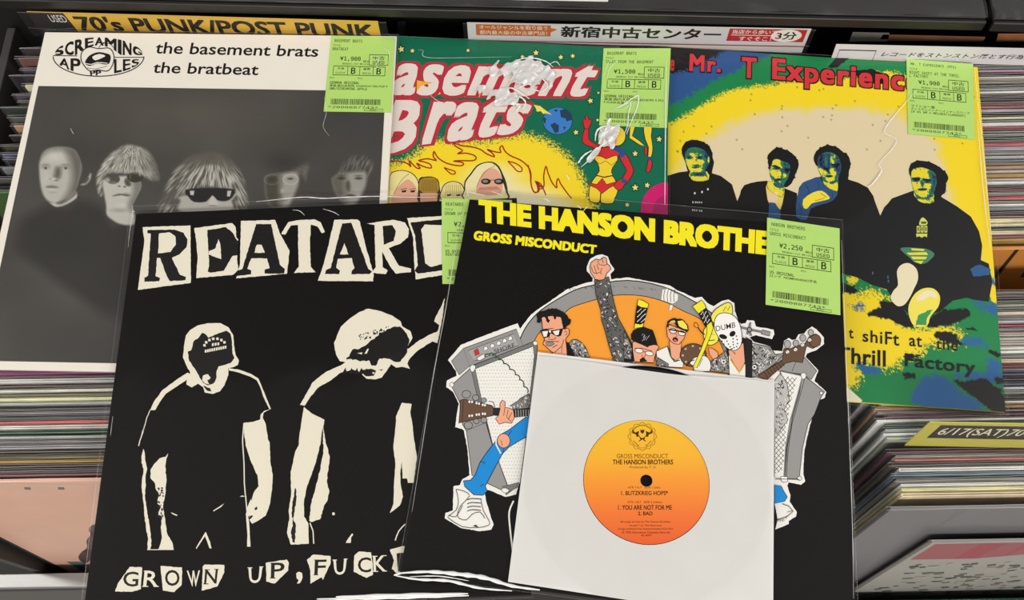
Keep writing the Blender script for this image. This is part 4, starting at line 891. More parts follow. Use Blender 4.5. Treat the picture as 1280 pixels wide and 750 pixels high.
# first head: short hair, lit from the left
n6 = V(30, 170, 6.25); m4 = V(190, 170, 4.267); q6 = lambda x, y: n6((x, y))[0]; r4 = lambda x, y: m4((x, y))[0]
g_ = lambda v: (v, v - 3, v - 12)
def bl(pt, rx, ry, v, a=1.0, p=1.0, rot=0): P.blob(pt[0], pt[1], rx, ry, g_(v), a, p, rot)
h = P.mask(n6((118, 260), (126, 185), (160, 120), (225, 90), (320, 88), (395, 112), (430, 175), (450, 250), (425, 350), (400, 420), (350, 478), (290, 520), (222, 524), (165, 484), (132, 400)), 3.5)
P.put(h, g_(196)); bl(q6(240, 160), 19, 11, 222, .8); bl(q6(170, 330), 8, 14, 212, .6)
P.put(h * P.mask(n6((330, 100), (460, 90), (460, 300), (400, 500), (300, 520), (345, 440), (375, 330), (360, 200)), 12), g_(96), .85)
P.put(h * P.mask(n6((100, 200), (130, 60), (450, 60), (450, 190), (400, 150), (300, 118), (200, 125), (150, 160)), 7) * (.6 + .4 * vnoise(P.X, P.Y, 1.3, 8)), g_(120), .8)
for x, w_ in ((168, 5), (325, 6)):
    bl(q6(x, 240), w_ + 3, 4.4, 140, .8, .8); bl(q6(x, 252), 2.2, 1.7, 60, 1, .5); bl(q6(x - 14, 254), 1.3, .9, 205, .8); bl(q6(x, 222), w_ + 3, 1.6, 120, .5)
P.poly(n6((250, 245), (285, 250), (290, 300), (270, 335), (235, 322), (238, 290)), g_(92), 6, .85); bl(q6(235, 336), 3.6, 2.6, 224, .9); bl(q6(250, 348), 4, 1.4, 84, .8); bl(q6(205, 336), 2, 1.4, 130, .8)
P.poly(n6((168, 398), (215, 388), (272, 402), (215, 406)), g_(104), 2.2); bl(q6(220, 392), 9, 2.6, 150, .5); bl(q6(220, 418), 7, 2.2, 218, .5); bl(q6(225, 440), 8, 2, 160, .6)
P.poly(n6((200, 520), (222, 524), (290, 518), (350, 480), (402, 425), (415, 470), (390, 500), (310, 543), (245, 552)), g_(208), 2.2); P.poly(n6((255, 522), (350, 486), (402, 425), (404, 455), (350, 500), (290, 532)), g_(70), 4, .85)
P.poly(n6((443, 380), (470, 365), (505, 315), (518, 290), (526, 305), (515, 345), (485, 378), (455, 384)), g_(186), 2.4); P.poly(n6((468, 362), (500, 325), (506, 340), (480, 370)), g_(80), 2)
# second head: blond fringe and round glasses
h = P.mask(n6((566, 335), (585, 275), (630, 195), (700, 120), (800, 70), (890, 82), (965, 112), (1022, 190), (1050, 280), (1055, 345), (990, 345), (905, 300), (800, 290), (650, 290), (612, 380), (608, 465), (580, 445)), 4)
fade = np.clip((n6((1060, 0))[0][0] - P.X) / 36, 0, 1); P.put(h, g_(112), .9)
ang = np.arctan2(P.X - q6(860, 0)[0], P.Y - q6(0, 20)[1]); st = vnoise(ang * 60 + 100, np.hypot(P.X - q6(860, 0)[0], P.Y - q6(0, 20)[1]) * .16, 1.0, 21)
P.put(h * np.clip(st * 1.7 - .35, 0, 1) * np.clip(fade * 1.4, .15, 1), g_(212), .95)
f_ = P.mask(n6((618, 350), (700, 320), (800, 312), (885, 322), (915, 390), (880, 470), (845, 545), (860, 600), (860, 690), (760, 690), (690, 655), (645, 612), (642, 540), (625, 450)), 3); P.put(f_, g_(202))
P.put(f_ * P.mask(n6((850, 330), (960, 330), (930, 470), (850, 590), (812, 540), (850, 430)), 8), g_(120), .8); bl(q6(745, 580), 17, 4, 150, .7); bl(q6(760, 540), 9, 5, 220, .6)
P.put(P.mask(ell(*q6(690, 334), 9.6, 6.4, .1), 1.5, sm=0), g_(84)); bl(q6(652, 345), 5, 5, 206, .95); bl(q6(700, 362), 6, 2.5, 150, .7)
P.put(P.mask(ell(*q6(868, 322), 10.4, 6.6, 0), 1.5, sm=0), g_(62)); bl(q6(905, 300), 2, 4, 190, .9); bl(q6(830, 318), 1.3, 5, 150, .7); P.put(h * P.mask(n6((640, 270), (980, 270), (980, 312), (640, 318)), 3, noise=2, cell=2), g_(186), .55)
P.poly(n6((795, 330), (825, 350), (835, 385), (805, 392), (785, 360)), g_(76), 3, .9); bl(q6(744, 392), 2.6, 1.4, 66); bl(q6(788, 396), 3, 1.5, 60); bl(q6(802, 398), 1.3, 1.3, 235)
P.poly(n6((692, 470), (725, 455), (762, 452), (830, 462), (800, 470), (760, 462)), g_(78), 2); bl(q6(800, 455), 6, 3, 120, .6); bl(q6(760, 478), 8, 2.4, 216, .5)
# third head: long straight hair, wrap sunglasses
h = P.mask(m4((33, 405), (70, 285), (118, 190), (180, 122), (240, 96), (330, 86), (400, 112), (452, 165), (490, 235), (508, 320), (500, 405), (425, 405), (440, 290), (300, 262), (180, 290), (158, 405)), 5)
P.put(h, g_(96), .9); cx0, cy0 = r4(330, 40); ang = np.arctan2(P.X - cx0, P.Y - cy0); st = vnoise(ang * 46 + 100, np.hypot(P.X - cx0, P.Y - cy0) * .1, 1.0, 33)
P.put(h * np.clip(st * 1.9 - .6, 0, 1) * np.clip((P.Y - r4(0, 110)[1]) / 22, .12, 1), g_(190), .95)
f_ = P.mask(m4((160, 320), (440, 300), (425, 345), (415, 400), (160, 405), (158, 350)), 3); P.put(f_, g_(186))
h = P.mask(m4((160, 300), (190, 210), (260, 160), (360, 160), (430, 210), (450, 300), (320, 270), (200, 288)), 4); P.put(h * np.clip(st * 1.9 - .5, 0, 1), g_(204), .9)
P.poly(m4((178, 286), (300, 278), (437, 284), (428, 328), (392, 348), (348, 342), (322, 316), (290, 350), (225, 352), (195, 325)), (38, 37, 36), 1.4, sm=2)
for g in (m4((202, 292), (226, 292), (222, 316), (204, 314)), m4((402, 292), (424, 292), (416, 322), (400, 322))): P.poly(g, (206, 204, 196), 1, sm=0)
P.poly(m4((305, 350), (322, 320), (346, 350), (352, 366), (300, 366)), g_(206), 2); bl(r4(322, 372), 8, 1.2, 96, .8)
# fourth head: thin round glasses, half in shadow
P.poly(m4((770, 190), (750, 175), (790, 165), (832, 150), (828, 190), (815, 230), (800, 200)), g_(128), 6, .7, noise=2, cell=2); P.blob(*r4(700, 140), 36, 18, (52, 50, 48), .6)
f_ = P.mask(m4((688, 200), (770, 192), (782, 245), (765, 300), (745, 345), (722, 378), (640, 378), (612, 330), (605, 270), (612, 215)), 5); P.put(f_, g_(168)); P.put(f_ * np.clip((r4(708, 0)[0] - P.X) / 11, 0, 1), g_(74), .95)
for cx, rx, v in ((640, 9.6, 128), (740, 9.2, 208)):
    c_ = r4(cx, 232); r = np.hypot((P.X - c_[0]) / rx, (P.Y - c_[1]) / 6.2); P.put(np.clip(1 - np.abs(r - 1) * 8, 0, 1), g_(v), .8)
bl(r4(738, 228), 5, 2, 62, .95, .7); bl(r4(640, 232), 6, 3, 54, .7); bl(r4(695, 292), 4, 5, 200, .7); bl(r4(672, 320), 6, 3, 84, .7); bl(r4(700, 345), 7, 1.6, 96, .7)
# fifth head: tousled dark hair
st = vnoise(P.X * 1.1 + P.Y * .5, P.Y * .22, 1.6, 51)
P.put(P.mask(m4((985, 215), (1020, 150), (1080, 110), (1150, 115), (1178, 160), (1170, 210), (1140, 215), (1100, 190), (1030, 200)), 7) * np.clip(st * 1.8 - .5, 0, 1), g_(140), .8)
f_ = P.mask(m4((965, 225), (1010, 202), (1090, 190), (1142, 196), (1140, 262), (1112, 325), (1082, 365), (1030, 365), (985, 310), (968, 265)), 5); P.put(f_, g_(164)); P.put(f_ * np.clip((r4(1058, 0)[0] - P.X) / 12, 0, 1), g_(98), .9)
for x in (1012, 1102): bl(r4(x, 226), 6.5, 2.2, 50, .95, .7); bl(r4(x, 212), 8, 1.5, 66, .7)
P.poly(m4((1035, 250), (1052, 240), (1058, 280), (1038, 285)), g_(70), 4, .8); bl(r4(1050, 292), 4, 2, 70, .6); P.poly(m4((1030, 318), (1060, 310), (1090, 320), (1060, 326)), g_(76), 2.4); bl(r4(1095, 290), 5, 7, 184, .5)
P.c = P.c * .9; P.c += (P.white * 4)[..., None]
P.done('group_photograph', eA, zA + 2e-5, attr_mat('photo_print', .5))
p = Print(sA); K2 = (20, 18, 18)
p.text('the basement brats', [(195.5, 52.3), (398.5, 57.2), (397.3, 71.3), (194, 67)], K2, .014, .06); p.text('the bratbeat', [(192.5, 77.3), (323.6, 80), (322.6, 94.2), (191, 91.3)], K2, .014, .06)
LG = V(0, 0, 3.947)
# oval logo: an apple with an open mouth in arched letters
ot = lambda x: 278 - 98 * math.sqrt(max(0, 1 - ((x - 486) / 224) ** 2)); ob = lambda x: 278 + 98 * math.sqrt(max(0, 1 - ((x - 486) / 224) ** 2))
def arch(tx, x0, x1, top, bot, c=K2, b=.03):
    wds = [{'I': .5, 'M': 1.3, 'G': 1.1}.get(ch, 1) for ch in tx]; tot = sum(wds); x = x0
    for ch, wd in zip(tx, wds):
        xr = x + (x1 - x0) * wd / tot; co, fs = glyphs(ch, b); lo, hi = co.min(0), co.max(0); pts = []
        for a, bb in co:
            u, v = (a - lo[0]) / (hi[0] - lo[0]), 1 - (bb - lo[1]) / (hi[1] - lo[1]); X = x + 3 + (xr - x - 6) * u; pts.append(LG((X, top(X) * (1 - v) + bot(X) * v))[0])
        p.add(pts, fs, c, layers=9 if b >= .015 else 1); x = xr
hb = lambda x: 272 - 48 * max(0, 1 - ((x - 486) / 110) ** 2)
arch('SCREAMING', 268, 706, lambda x: ot(x) + 4, hb, K2, .035)
p.line([LG((262 + 448 * i / 30, 274 + (6 * i / 30)))[0] for i in range(31) if not 395 < 262 + 448 * i / 30 < 565][:9], 1, K2); p.line([LG((565 + 145 * i / 9, 283))[0] for i in range(10)], 1, K2)
p.line([LG((486 + 224 * math.cos(a / 40 * math.pi), 278 + 98 * math.sin(a / 40 * math.pi)))[0] for a in range(41)], 1.2, K2)
arch('AP', 290, 400, lambda x: 288, lambda x: ob(x) - 8, K2, .02); arch('LES', 560, 690, lambda x: 292, lambda x: ob(x) - 8, K2, .02)
p.text('PP', LG((442, 348), (500, 348), (498, 372), (446, 372)), K2, .03)
ap = smooth(LG((486, 240), (440, 232), (405, 255), (400, 295), (420, 330), (445, 350), (486, 345), (530, 350), (555, 320), (562, 275), (540, 238)), 4); p.line(ap, 1.1, K2, closed=True)
p.poly(LG((420, 305), (440, 275), (480, 258), (520, 262), (545, 275), (540, 310), (520, 318), (480, 312), (445, 325), (425, 318)), K2, sm=3)
p.poly(LG((455, 280), (490, 266), (520, 275), (505, 285), (470, 298)), (232, 226, 214), sm=2); p.line(LG((420, 312), (450, 318), (480, 308), (530, 312)), 1.0, (232, 226, 214), sm=2)
p.line(LG((486, 242), (500, 215), (530, 205)), .8, K2, sm=2); p.line(LG((500, 215), (540, 215), (560, 235)), .7, K2, sm=2); p.line(LG((430, 335), (470, 340), (530, 325)), .5, K2, sm=2)
p.done('title_print', eA)
sticker(eA, sA, [(414.2, 44.3), (493.5, 46.5), (488.8, 140.6), (404.5, 139.3)], 'BASEMENT BRATS', ['BRATBEAT'], '1,900', ['GERMAN ORIGINAL', '美盤:国内未発売, NORWAY 90S POP P', 'UNK/SCREAMING APPLE'])
film([(54, 38), (498.5, 43), (473, 473), (-41, 464)], zA + .0014, eA, seams='TR', creases=[([(405, 120), (408, 140), (404, 158), (412, 170)], .25), ([(88, 160), (92, 168)], .3), ([(480, 60), (487, 66), (485, 80)], .35), ([(462, 70), (474, 72), (470, 82), (476, 86)], .5)])

# ---------------------------------------------------------------- D: black sleeve with cut-out ransom lettering
qD = [(170, 267), (646, 247), (664, 744), (104, 763)]
eD, sD = lp(qD, zD, 'black and white record sleeve titled REATARDS with two stark white lit figures', BLK, 'black card jacket')
p = Print(sD); Wt = (230, 224, 204)
def rp(pts, c=Wt, a=.35): p.poly(pts, c, rough=a)
X5, X6 = C5, C6
rp(X5((703, 410), (940, 402), (942, 685), (680, 720), (712, 480)))
rp(X5((727, 425), (860, 422), (905, 437), (925, 470), (920, 510), (885, 545), (848, 562), (888, 645), (918, 655), (915, 672), (838, 676), (822, 650), (790, 562), (775, 562), (768, 652), (790, 662), (785, 677), (712, 680), (712, 660), (730, 650), (740, 500), (744, 442), (727, 440)), K2)
rp(X5((785, 442), (835, 435), (865, 455), (868, 495), (840, 533), (780, 540)))
rp(X5((958, 415), (1145, 390), (1163, 410), (1166, 462), (1175, 470), (1170, 560), (1175, 620), (1150, 645), (968, 662), (975, 560), (968, 480)))
rp(X5((1022, 425), (1115, 410), (1150, 440), (1165, 468), (1174, 480), (1174, 548), (1148, 552), (1120, 600), (1105, 625), (1040, 635), (1025, 630), (1032, 600), (1030, 545), (1025, 480)), K2)
rp(X5((1078, 468), (1088, 500), (1092, 568), (1068, 560), (1030, 545), (1030, 530), (1062, 515)))
rp([(301, 276.3), (344, 275), (350, 292), (361.8, 313), (359, 342), (295, 348), (300, 330)])
rp([(320, 280), (339, 280), (350, 331), (356, 336), (355, 342), (331, 342), (331, 337), (337, 335), (334, 323), (314, 323), (309, 336), (314, 338), (314, 343), (296, 345), (297, 338), (303, 336)], K2)
rp([(321, 306), (327, 306), (331, 316), (318, 316)])
rp(X6((125, 445), (140, 415), (160, 385), (200, 376), (290, 372), (318, 385), (340, 435), (325, 440), (305, 408), (270, 397), (266, 500), (270, 605), (295, 632), (187, 636), (212, 605), (208, 500), (208, 400), (172, 402), (145, 447)))
rp(X6((387, 374), (500, 372), (512, 382), (540, 500), (580, 640), (578, 678), (305, 675), (335, 590)))
rp(X6((425, 392), (470, 388), (555, 618), (572, 630), (560, 642), (470, 642), (473, 625), (486, 612), (472, 562), (404, 566), (396, 610), (415, 626), (410, 642), (340, 642), (345, 622), (368, 612)), K2)
rp(X6((437, 488), (456, 545), (414, 545)))
rp(X6((545, 392), (680, 374), (735, 387), (755, 420), (750, 460), (715, 490), (655, 513), (705, 600), (765, 615), (765, 632), (690, 640), (660, 600), (622, 532), (625, 608), (650, 625), (640, 642), (570, 636), (590, 610), (585, 400)))
rp(X6((625, 405), (672, 400), (690, 430), (680, 478), (630, 498)), K2)
rp(X6((745, 365), (925, 355), (930, 645), (788, 668), (782, 610), (775, 460)))
rp(X6((762, 388), (820, 380), (930, 372), (930, 402), (832, 397), (815, 420), (822, 480), (836, 590), (862, 606), (930, 590), (930, 622), (800, 640), (782, 625), (798, 600), (785, 450)), K2)
p.done('title_print', eD)
p = Print(sD)
# left figure
T1, T2 = V(160, 390, 4.69), V(160, 540, 4.69)
rp(T1((330, 190), (338, 140), (365, 105), (410, 78), (470, 65), (545, 66), (590, 90), (618, 140), (622, 200), (630, 250), (650, 285), (645, 310), (622, 322), (588, 330), (588, 370), (565, 430), (540, 465), (495, 480), (450, 472), (440, 440), (410, 420), (375, 442), (342, 425), (345, 395), (365, 355), (340, 310), (322, 265)), Wt, .3)
rp(T1((350, 232), (370, 225), (385, 170), (415, 150), (435, 122), (452, 128), (470, 150), (520, 130), (575, 108), (600, 125), (610, 180), (612, 240), (625, 270), (600, 300), (530, 320), (520, 345), (520, 385), (500, 420), (470, 430), (440, 415), (415, 370), (390, 330), (360, 290)), K2, .5)
rp(T1((435, 400), (440, 372), (470, 365), (485, 385), (465, 400), (478, 425), (450, 418)), Wt, .7); rp(T1((440, 432), (480, 445), (490, 465), (465, 462)), K2, .5)
for k in range(7): a = math.pi * (1.08 + .12 * k); x, y = 512 + 66 * math.cos(a), 208 + 52 * math.sin(a); rp(T1((x - 8, y - 6), (x + 6, y - 8), (x + 8, y + 7), (x - 6, y + 8)), Wt, .5)
for k in range(3): rp(T1((492 + 16 * k, 184 - 2 * k), (503 + 16 * k, 182 - 2 * k), (503 + 16 * k, 198 - 2 * k), (492 + 16 * k, 200 - 2 * k)), Wt, .35)
for k in range(10): x, y = 450 + 13 * k, 222 - 2.6 * k; rp(T1((x, y), (x + 10, y - 2), (x + 10, y + 15), (x, y + 17)), Wt, .4)
rp(T1((350, 355), (365, 365), (340, 400), (280, 440), (220, 480), (185, 530), (160, 575), (130, 575), (150, 530), (200, 460), (280, 400)), Wt, .3)
p.line(rough_edge(T1((130, 575), (112, 615), (100, 660), (85, 700), (72, 750)), .3)[:-8], 1.0, Wt)
rp(T1((590, 330), (650, 338), (720, 362), (765, 390), (785, 440), (810, 500), (838, 568), (828, 568), (795, 500), (775, 440), (755, 400), (715, 378), (650, 355), (592, 342)), Wt, .2)
rp(T1((838, 568), (795, 590), (790, 620), (808, 660), (822, 750)) + T2((830, 60), (835, 180), (848, 250), (845, 330), (832, 420), (808, 490), (770, 515), (728, 538), (712, 515), (735, 492), (708, 500), (690, 490), (700, 440), (740, 350), (765, 310), (760, 260), (720, 170), (690, 80), (680, 0)) + T1((680, 650), (740, 642), (775, 630), (778, 600), (800, 578)), Wt, .3)
p.line(T2((765, 315), (735, 350), (722, 400)), 1.2, K2); rp(T2((740, 450), (755, 435), (760, 450), (748, 460)), K2, .3); p.line(T2((690, 500), (730, 490)), 1, K2)
p.line(T1((680, 650), (672, 740)) + T2((672, 60), (680, 180), (682, 300), (688, 370), (690, 380), (696, 450), (702, 500)), 1.4, Wt); rp(T2((668, 372), (690, 378), (655, 380)), Wt, .1)
rp(T2((695, 490), (708, 510), (712, 560), (718, 672), (698, 672), (700, 600), (692, 500)), Wt, .2)
p.line(T2((88, 0), (70, 50), (62, 82)), 1.2, Wt)
rp(T2((90, 98), (98, 120), (102, 170), (112, 215), (102, 260), (105, 310), (98, 370), (110, 450), (125, 540), (138, 640), (132, 690), (112, 692), (118, 620), (105, 560), (95, 480), (92, 420), (80, 330), (85, 260), (92, 215), (78, 180), (82, 130)), Wt, .5)
rp(T2((235, 125), (220, 145), (185, 155), (155, 185), (132, 220), (132, 270), (158, 300), (165, 340), (180, 360), (172, 420), (195, 440), (172, 480), (200, 500), (192, 560), (200, 620), (178, 690), (268, 690), (262, 655), (230, 595), (218, 520), (205, 440), (215, 380), (225, 290), (218, 200), (225, 155)), Wt, .5)
for _ in range(34): x, y = random.uniform(170, 210), random.uniform(315, 510); p.poly(ell(*T2((x, y))[0], random.uniform(.5, 1.6), random.uniform(.6, 2), n=7), K2)
p.line(T2((115, 690), (268, 689)), .9, Wt); rp(T2((455, 585), (480, 640), (490, 682), (478, 682), (452, 610), (402, 685), (398, 680), (425, 635)), Wt, .2)
rp(T2((565, 418), (545, 440), (502, 466), (500, 460), (535, 438)), Wt, .1); rp(T2((250, 470), (290, 486), (286, 492), (262, 482)), Wt, .1)
# right figure
T3, T4 = V(350, 370, 4.41), V(350, 530, 4.41)
rp(T3((298, 262), (318, 210), (335, 170), (390, 120), (440, 88), (485, 70), (560, 85), (620, 108), (665, 140), (672, 165), (720, 195), (730, 230), (712, 262), (700, 290), (710, 290), (760, 250), (815, 218), (868, 195), (878, 160), (850, 140), (860, 110), (888, 60), (908, 12), (900, 90), (880, 200), (868, 260), (840, 250), (815, 265), (760, 300), (715, 345), (702, 375), (716, 402), (670, 390), (640, 395), (612, 375), (590, 410), (560, 450), (520, 460), (475, 455), (440, 420), (400, 405), (330, 425), (280, 465), (210, 505), (165, 560), (135, 605), (110, 600), (150, 530), (180, 475), (250, 420), (340, 380), (360, 365), (330, 360), (308, 320)), Wt, .35)
rp(T3((365, 350), (385, 320), (400, 295), (440, 290), (480, 265), (520, 235), (560, 200), (620, 172), (660, 168), (690, 200), (712, 235), (705, 285), (690, 330), (665, 362), (630, 362), (590, 345), (550, 345), (528, 385), (505, 385), (490, 355), (440, 360), (415, 350)), K2, 1.0)
for _ in range(30): x = random.uniform(430, 600); p.poly(ell(*T3((x, 400 - x * .37 + random.uniform(-22, 15)))[0], random.uniform(.5, 1.5), random.uniform(.5, 1.4), n=7), K2)
rp(T3((465, 318), (480, 292), (490, 290), (478, 318)), Wt, .2); rp(T3((425, 315), (455, 310), (450, 322)), Wt, .2)
rp(T3((440, 410), (500, 400), (530, 412), (515, 440), (470, 440)), K2, .8); rp(T3((545, 408), (568, 404), (560, 412)), K2, .1); p.poly(ell(*T3((515, 424))[0], 1.6, 1.1, n=8), Wt)
for x in (360, 395, 425, 450): rp(T3((x - 20, 430), (x, 395), (x + 12, 430)), K2, .3)
rp(T3((132, 612), (180, 650), (245, 682), (238, 730), (245, 765)) + T4((235, 20), (225, 100), (195, 220), (150, 340), (132, 430), (132, 510), (155, 545), (158, 660), (60, 665), (38, 600), (52, 520), (48, 480), (62, 380), (58, 270), (85, 150), (102, 120), (110, 40)), Wt, .35)
rp(T4((85, 350), (92, 400), (82, 470), (72, 520), (88, 560), (82, 655), (68, 650), (60, 600), (72, 560), (65, 500), (72, 420)), K2, .7)
rp(T4((238, 10), (250, 100), (275, 180), (265, 260), (258, 310), (272, 370), (262, 420), (240, 460), (222, 525), (175, 540), (162, 535), (172, 440), (210, 300), (240, 160), (236, 60)), Wt, .6)
p.line(T4((165, 545), (182, 590), (186, 660)), 1.4, Wt); p.poly(ell(*T4((295, 495))[0], 1.8, 2, n=8), Wt); rp(T4((398, 602), (404, 610), (392, 625), (390, 655), (362, 655), (378, 628)), Wt, .2)
rp(T3((672, 588), (725, 595), (718, 640), (732, 720)) + T4((735, 60), (755, 180), (735, 325), (705, 325), (700, 300), (676, 300), (672, 205), (664, 260), (665, 330), (678, 400), (660, 450), (605, 492), (625, 440), (630, 300), (636, 220), (625, 130), (638, 0)) + T3((640, 660),), Wt, .3)
p.line(T4((690, 552), (655, 590), (635, 642)), 1.5, Wt, sm=2)
p.done('figures_print', eD, 'stark white silhouetted figures')
p = Print(sD); R1, R2 = V(130, 670, 6.4), V(310, 670, 6.4)
def slablet(ch, q, c, serif=True):
    p.text(ch, q, c, .012)
    if serif:  # small feet on the letter
        x0, x1 = q[3][0], q[2][0]; w3 = (x1 - x0) * .3
        if ch in 'RNUPFKH':
            for (x, y) in ((q[0] if ch in 'UKNH' else q[0]),): p.poly([(x - 1, y - .2), (x + w3 + 1, y - .2), (x + w3 + 1, y + .8), (x - 1, y + .8)], c)
            if ch != 'U': p.poly([(q[3][0] - 1, q[3][1] - .8), (q[3][0] + w3 + 1, q[3][1] - .8), (q[3][0] + w3 + 1, q[3][1] + .3), (q[3][0] - 1, q[3][1] + .3)], c)
            if ch in 'UKNH': p.poly([(q[1][0] - w3, q[1][1] - .2), (q[1][0] + 1, q[1][1] - .2), (q[1][0] + 1, q[1][1] + .8), (q[1][0] - w3, q[1][1] + .8)], c)
            if ch in 'RKH': p.poly([(q[2][0] - w3, q[2][1] - .8), (q[2][0] + 1, q[2][1] - .8), (q[2][0] + 1, q[2][1] + .3), (q[2][0] - w3, q[2][1] + .3)], c)
rp(R1((205, 248), (305, 250), (295, 425), (230, 445), (88, 445), (110, 380))); slablet('G', R1((152, 285), (280, 285), (272, 405), (155, 405)), K2)
slablet('R', R1((325, 278), (440, 280), (432, 405), (312, 405)), Wt)
rp(R1((452, 240), (625, 252), (622, 390), (560, 450), (470, 435))); slablet('O', R1((488, 270), (605, 272), (605, 400), (488, 400)), K2)
slablet('W', R1((662, 278), (768, 275), (750, 405), (690, 405)), Wt)
rp(R1((805, 228), (962, 232), (962, 290), (905, 405), (782, 438), (790, 245))); slablet('N', R1((810, 268), (912, 265), (900, 380), (800, 385)), K2)
slablet('U', R1((1155, 252), (1268, 245), (1250, 375), (1165, 378)), Wt)
rp(R2((142, 215), (310, 188), (325, 210), (322, 275), (215, 380), (148, 365))); slablet('P', R2((185, 215), (295, 210), (288, 335), (182, 338)), K2)
rp(R2((385, 300), (405, 285), (432, 295), (436, 335), (415, 378), (392, 382), (405, 355), (388, 335)))
rp(R2((472, 190), (522, 148), (660, 160), (662, 215), (600, 352), (588, 330), (500, 382), (498, 270))); slablet('F', R2((535, 190), (630, 188), (615, 308), (530, 312)), K2)
slablet('U', R2((682, 190), (790, 182), (775, 310), (695, 310)), Wt)
rp(R2((850, 158), (885, 125), (985, 132), (998, 225), (1000, 310), (948, 335), (845, 285))); slablet('C', R2((878, 170), (985, 170), (985, 292), (880, 292)), K2)
slablet('K', R2((1000, 160), (1102, 155), (1105, 282), (1005, 285)), Wt)
rp(R2((1135, 110), (1228, 82), (1300, 80), (1300, 300), (1190, 300), (1150, 262), (1168, 195))); p.poly(R2((1188, 140), (1215, 135), (1300, 130), (1300, 280), (1200, 285)), K2)
p.done('subtitle_print', eD)
sticker(eD, sD, [(552, 248), (640, 250), (640, 356), (553, 354.8)], 'REATARDS', ['GROWN UP FUCKED UP'], '2,250', ['US ORIGINAL', 'REATARD,OBLIVIANS'])
film([(163, 259), (560, 242), (650, 240), (667, 748), (100, 767)][:1] + [(650, 239), (667, 747), (100, 767)], zD + .0014, eD, seams='TLB', curl=.0012, creases=[
    (C6((0, 285), (120, 272), (240, 262), (340, 268), (450, 262), (600, 258), (740, 262), (890, 262)), .9), (C6((180, 325), (215, 330), (240, 352)), .5), (C6((330, 320), (380, 335), (410, 352)), .5),
    (C5((650, 300), (655, 340), (640, 430), (632, 510)), .3), (C5((652, 335), (665, 332)), .5), (V(320, 560, 3.947)((300, 745), (500, 742), (800, 735), (1050, 728)), 2.2), ([(141, 520), (138, 545)], .25), ([(420, 746), (500, 744), (585, 742)], 2.6)])
# ---------------------------------------------------------------- E: black sleeve with the hockey band cartoon
qE = [(587, 249), (1050, 284.5), (1071, 790), (499.5, 716)]
eE, sE = lp(qE, zE, 'black record sleeve with cartoon punk band, titled THE HANSON BROTHERS GROSS MISCONDUCT in yellow', BLK, 'black card jacket')
p = Print(sE); YT = (244, 230, 30)
p.text('THE HANSON BROTHE', [(598, 248.8), (963, 289), (962, 319.5), (598.5, 277.5)], YT, .066, space=1.02); p.text('GROSS MISCONDUCT', [(593, 288), (746.3, 306.3), (745, 317.8), (591.5, 300)], YT, .055, space=1.03)
p.done('title_print', eE, 'yellow title lettering')
p = Print(sE); WH, BK, GY, OR = (238, 236, 230), (18, 17, 17), (150, 149, 148), (244, 160, 54)
FL = (238, 168, 134); BR = (104, 76, 56); BLU = (18, 138, 214); YE = (240, 232, 50)
out = [(560, 450), (576, 431), (612, 417), (647, 404), (650, 411), (664, 393), (673.5, 386), (697, 370), (708, 362), (731, 354), (740.6, 352), (741, 347.5), (733.6, 339), (733.6, 333.4), (737.5, 324), (745, 319.4), (753, 318), (760, 321), (762.5, 328.8), (768, 336.6), (763, 343), (764, 349), (784.4, 346.7),
       (806, 350.6), (829.7, 355.3), (837.5, 356.9), (845, 362), (868.8, 372.5), (877, 371), (884.4, 378.8), (892, 382.7), (901.7, 376.6), (910.5, 374.4), (917.8, 378.8), (918.6, 389), (923, 402), (926.6, 405), (932, 404), (934, 400), (943, 401), (945, 408), (967, 412), (968, 418), (965, 424), (945, 419), (937, 422), (942, 427), (963, 433), (966, 438), (978, 439),
       (980, 426), (986, 422.4), (990, 425), (995, 424), (998, 418), (1005, 417), (1009, 412), (1015, 408), (1021, 412), (1030, 422), (1030, 430), (1020, 438), (1009, 442), (1007, 446), (1023, 463), (1018, 476), (1033, 490), (1031, 497), (1024, 500), (1016, 520), (1012, 533.5), (1005.4, 563), (1004, 591), (1006.5, 602), (1001, 606), (986, 603), (984, 607),
       (988, 619), (987, 627), (996, 640), (995, 645.6), (986, 651), (986, 655), (969, 662), (972, 650), (945, 500), (680, 500), (650, 600), (645, 618), (632, 621), (612, 613), (605, 612), (608, 628), (617, 656), (614, 662), (600, 664), (576, 660), (556, 648), (557, 641), (566, 638), (567, 608), (575, 606), (578, 599), (587, 594), (584, 560), (580, 538), (577, 536),
       (569, 534), (570.8, 519.5), (573.6, 504.6), (566, 489.6), (557.7, 484), (558.7, 475.6), (564, 472.8), (570.8, 470), (569.9, 463.5)]
p.poly(out, WH, rough=.3)
# drum shell and orange skin
arc_o = [(650, 424), (655, 413), (663, 401), (676, 388), (697, 374), (720, 362), (744, 356), (784, 350.5), (828, 358), (868, 377), (900, 400), (925, 430)]
p.poly(smooth(arc_o, 3, False) + [(930, 480), (650, 480)], GY); p.line(arc_o, 1.3, BK, sm=3)
arc_i = [(668, 447), (668.6, 424.7), (680, 410), (690, 400), (706, 391), (715.6, 383.7), (745, 374.4), (767, 369.4), (787.5, 368.6), (809, 371), (832.8, 378), (856, 389.7), (873.8, 397.9), (890, 412), (905, 440), (912, 480)]
p.poly(smooth(arc_i, 3, False) + [(668, 480)], OR); p.line(arc_i, .9, BK, sm=3)
M2 = V(700, 310, 6.4)
p.poly(M2((820, 335), (860, 325), (945, 375), (940, 420), (905, 445), (810, 415)), WH)
for x in (835, 862, 888, 915): p.line(M2((x + 5, 330), (x - 5, 380), (x - 2, 430)), .7, BK)
p.poly(M2((880, 450), (905, 460), (895, 500), (870, 498)), WH); p.line(M2((880, 450), (905, 460), (895, 500), (870, 498), (880, 450)), .5, BK)
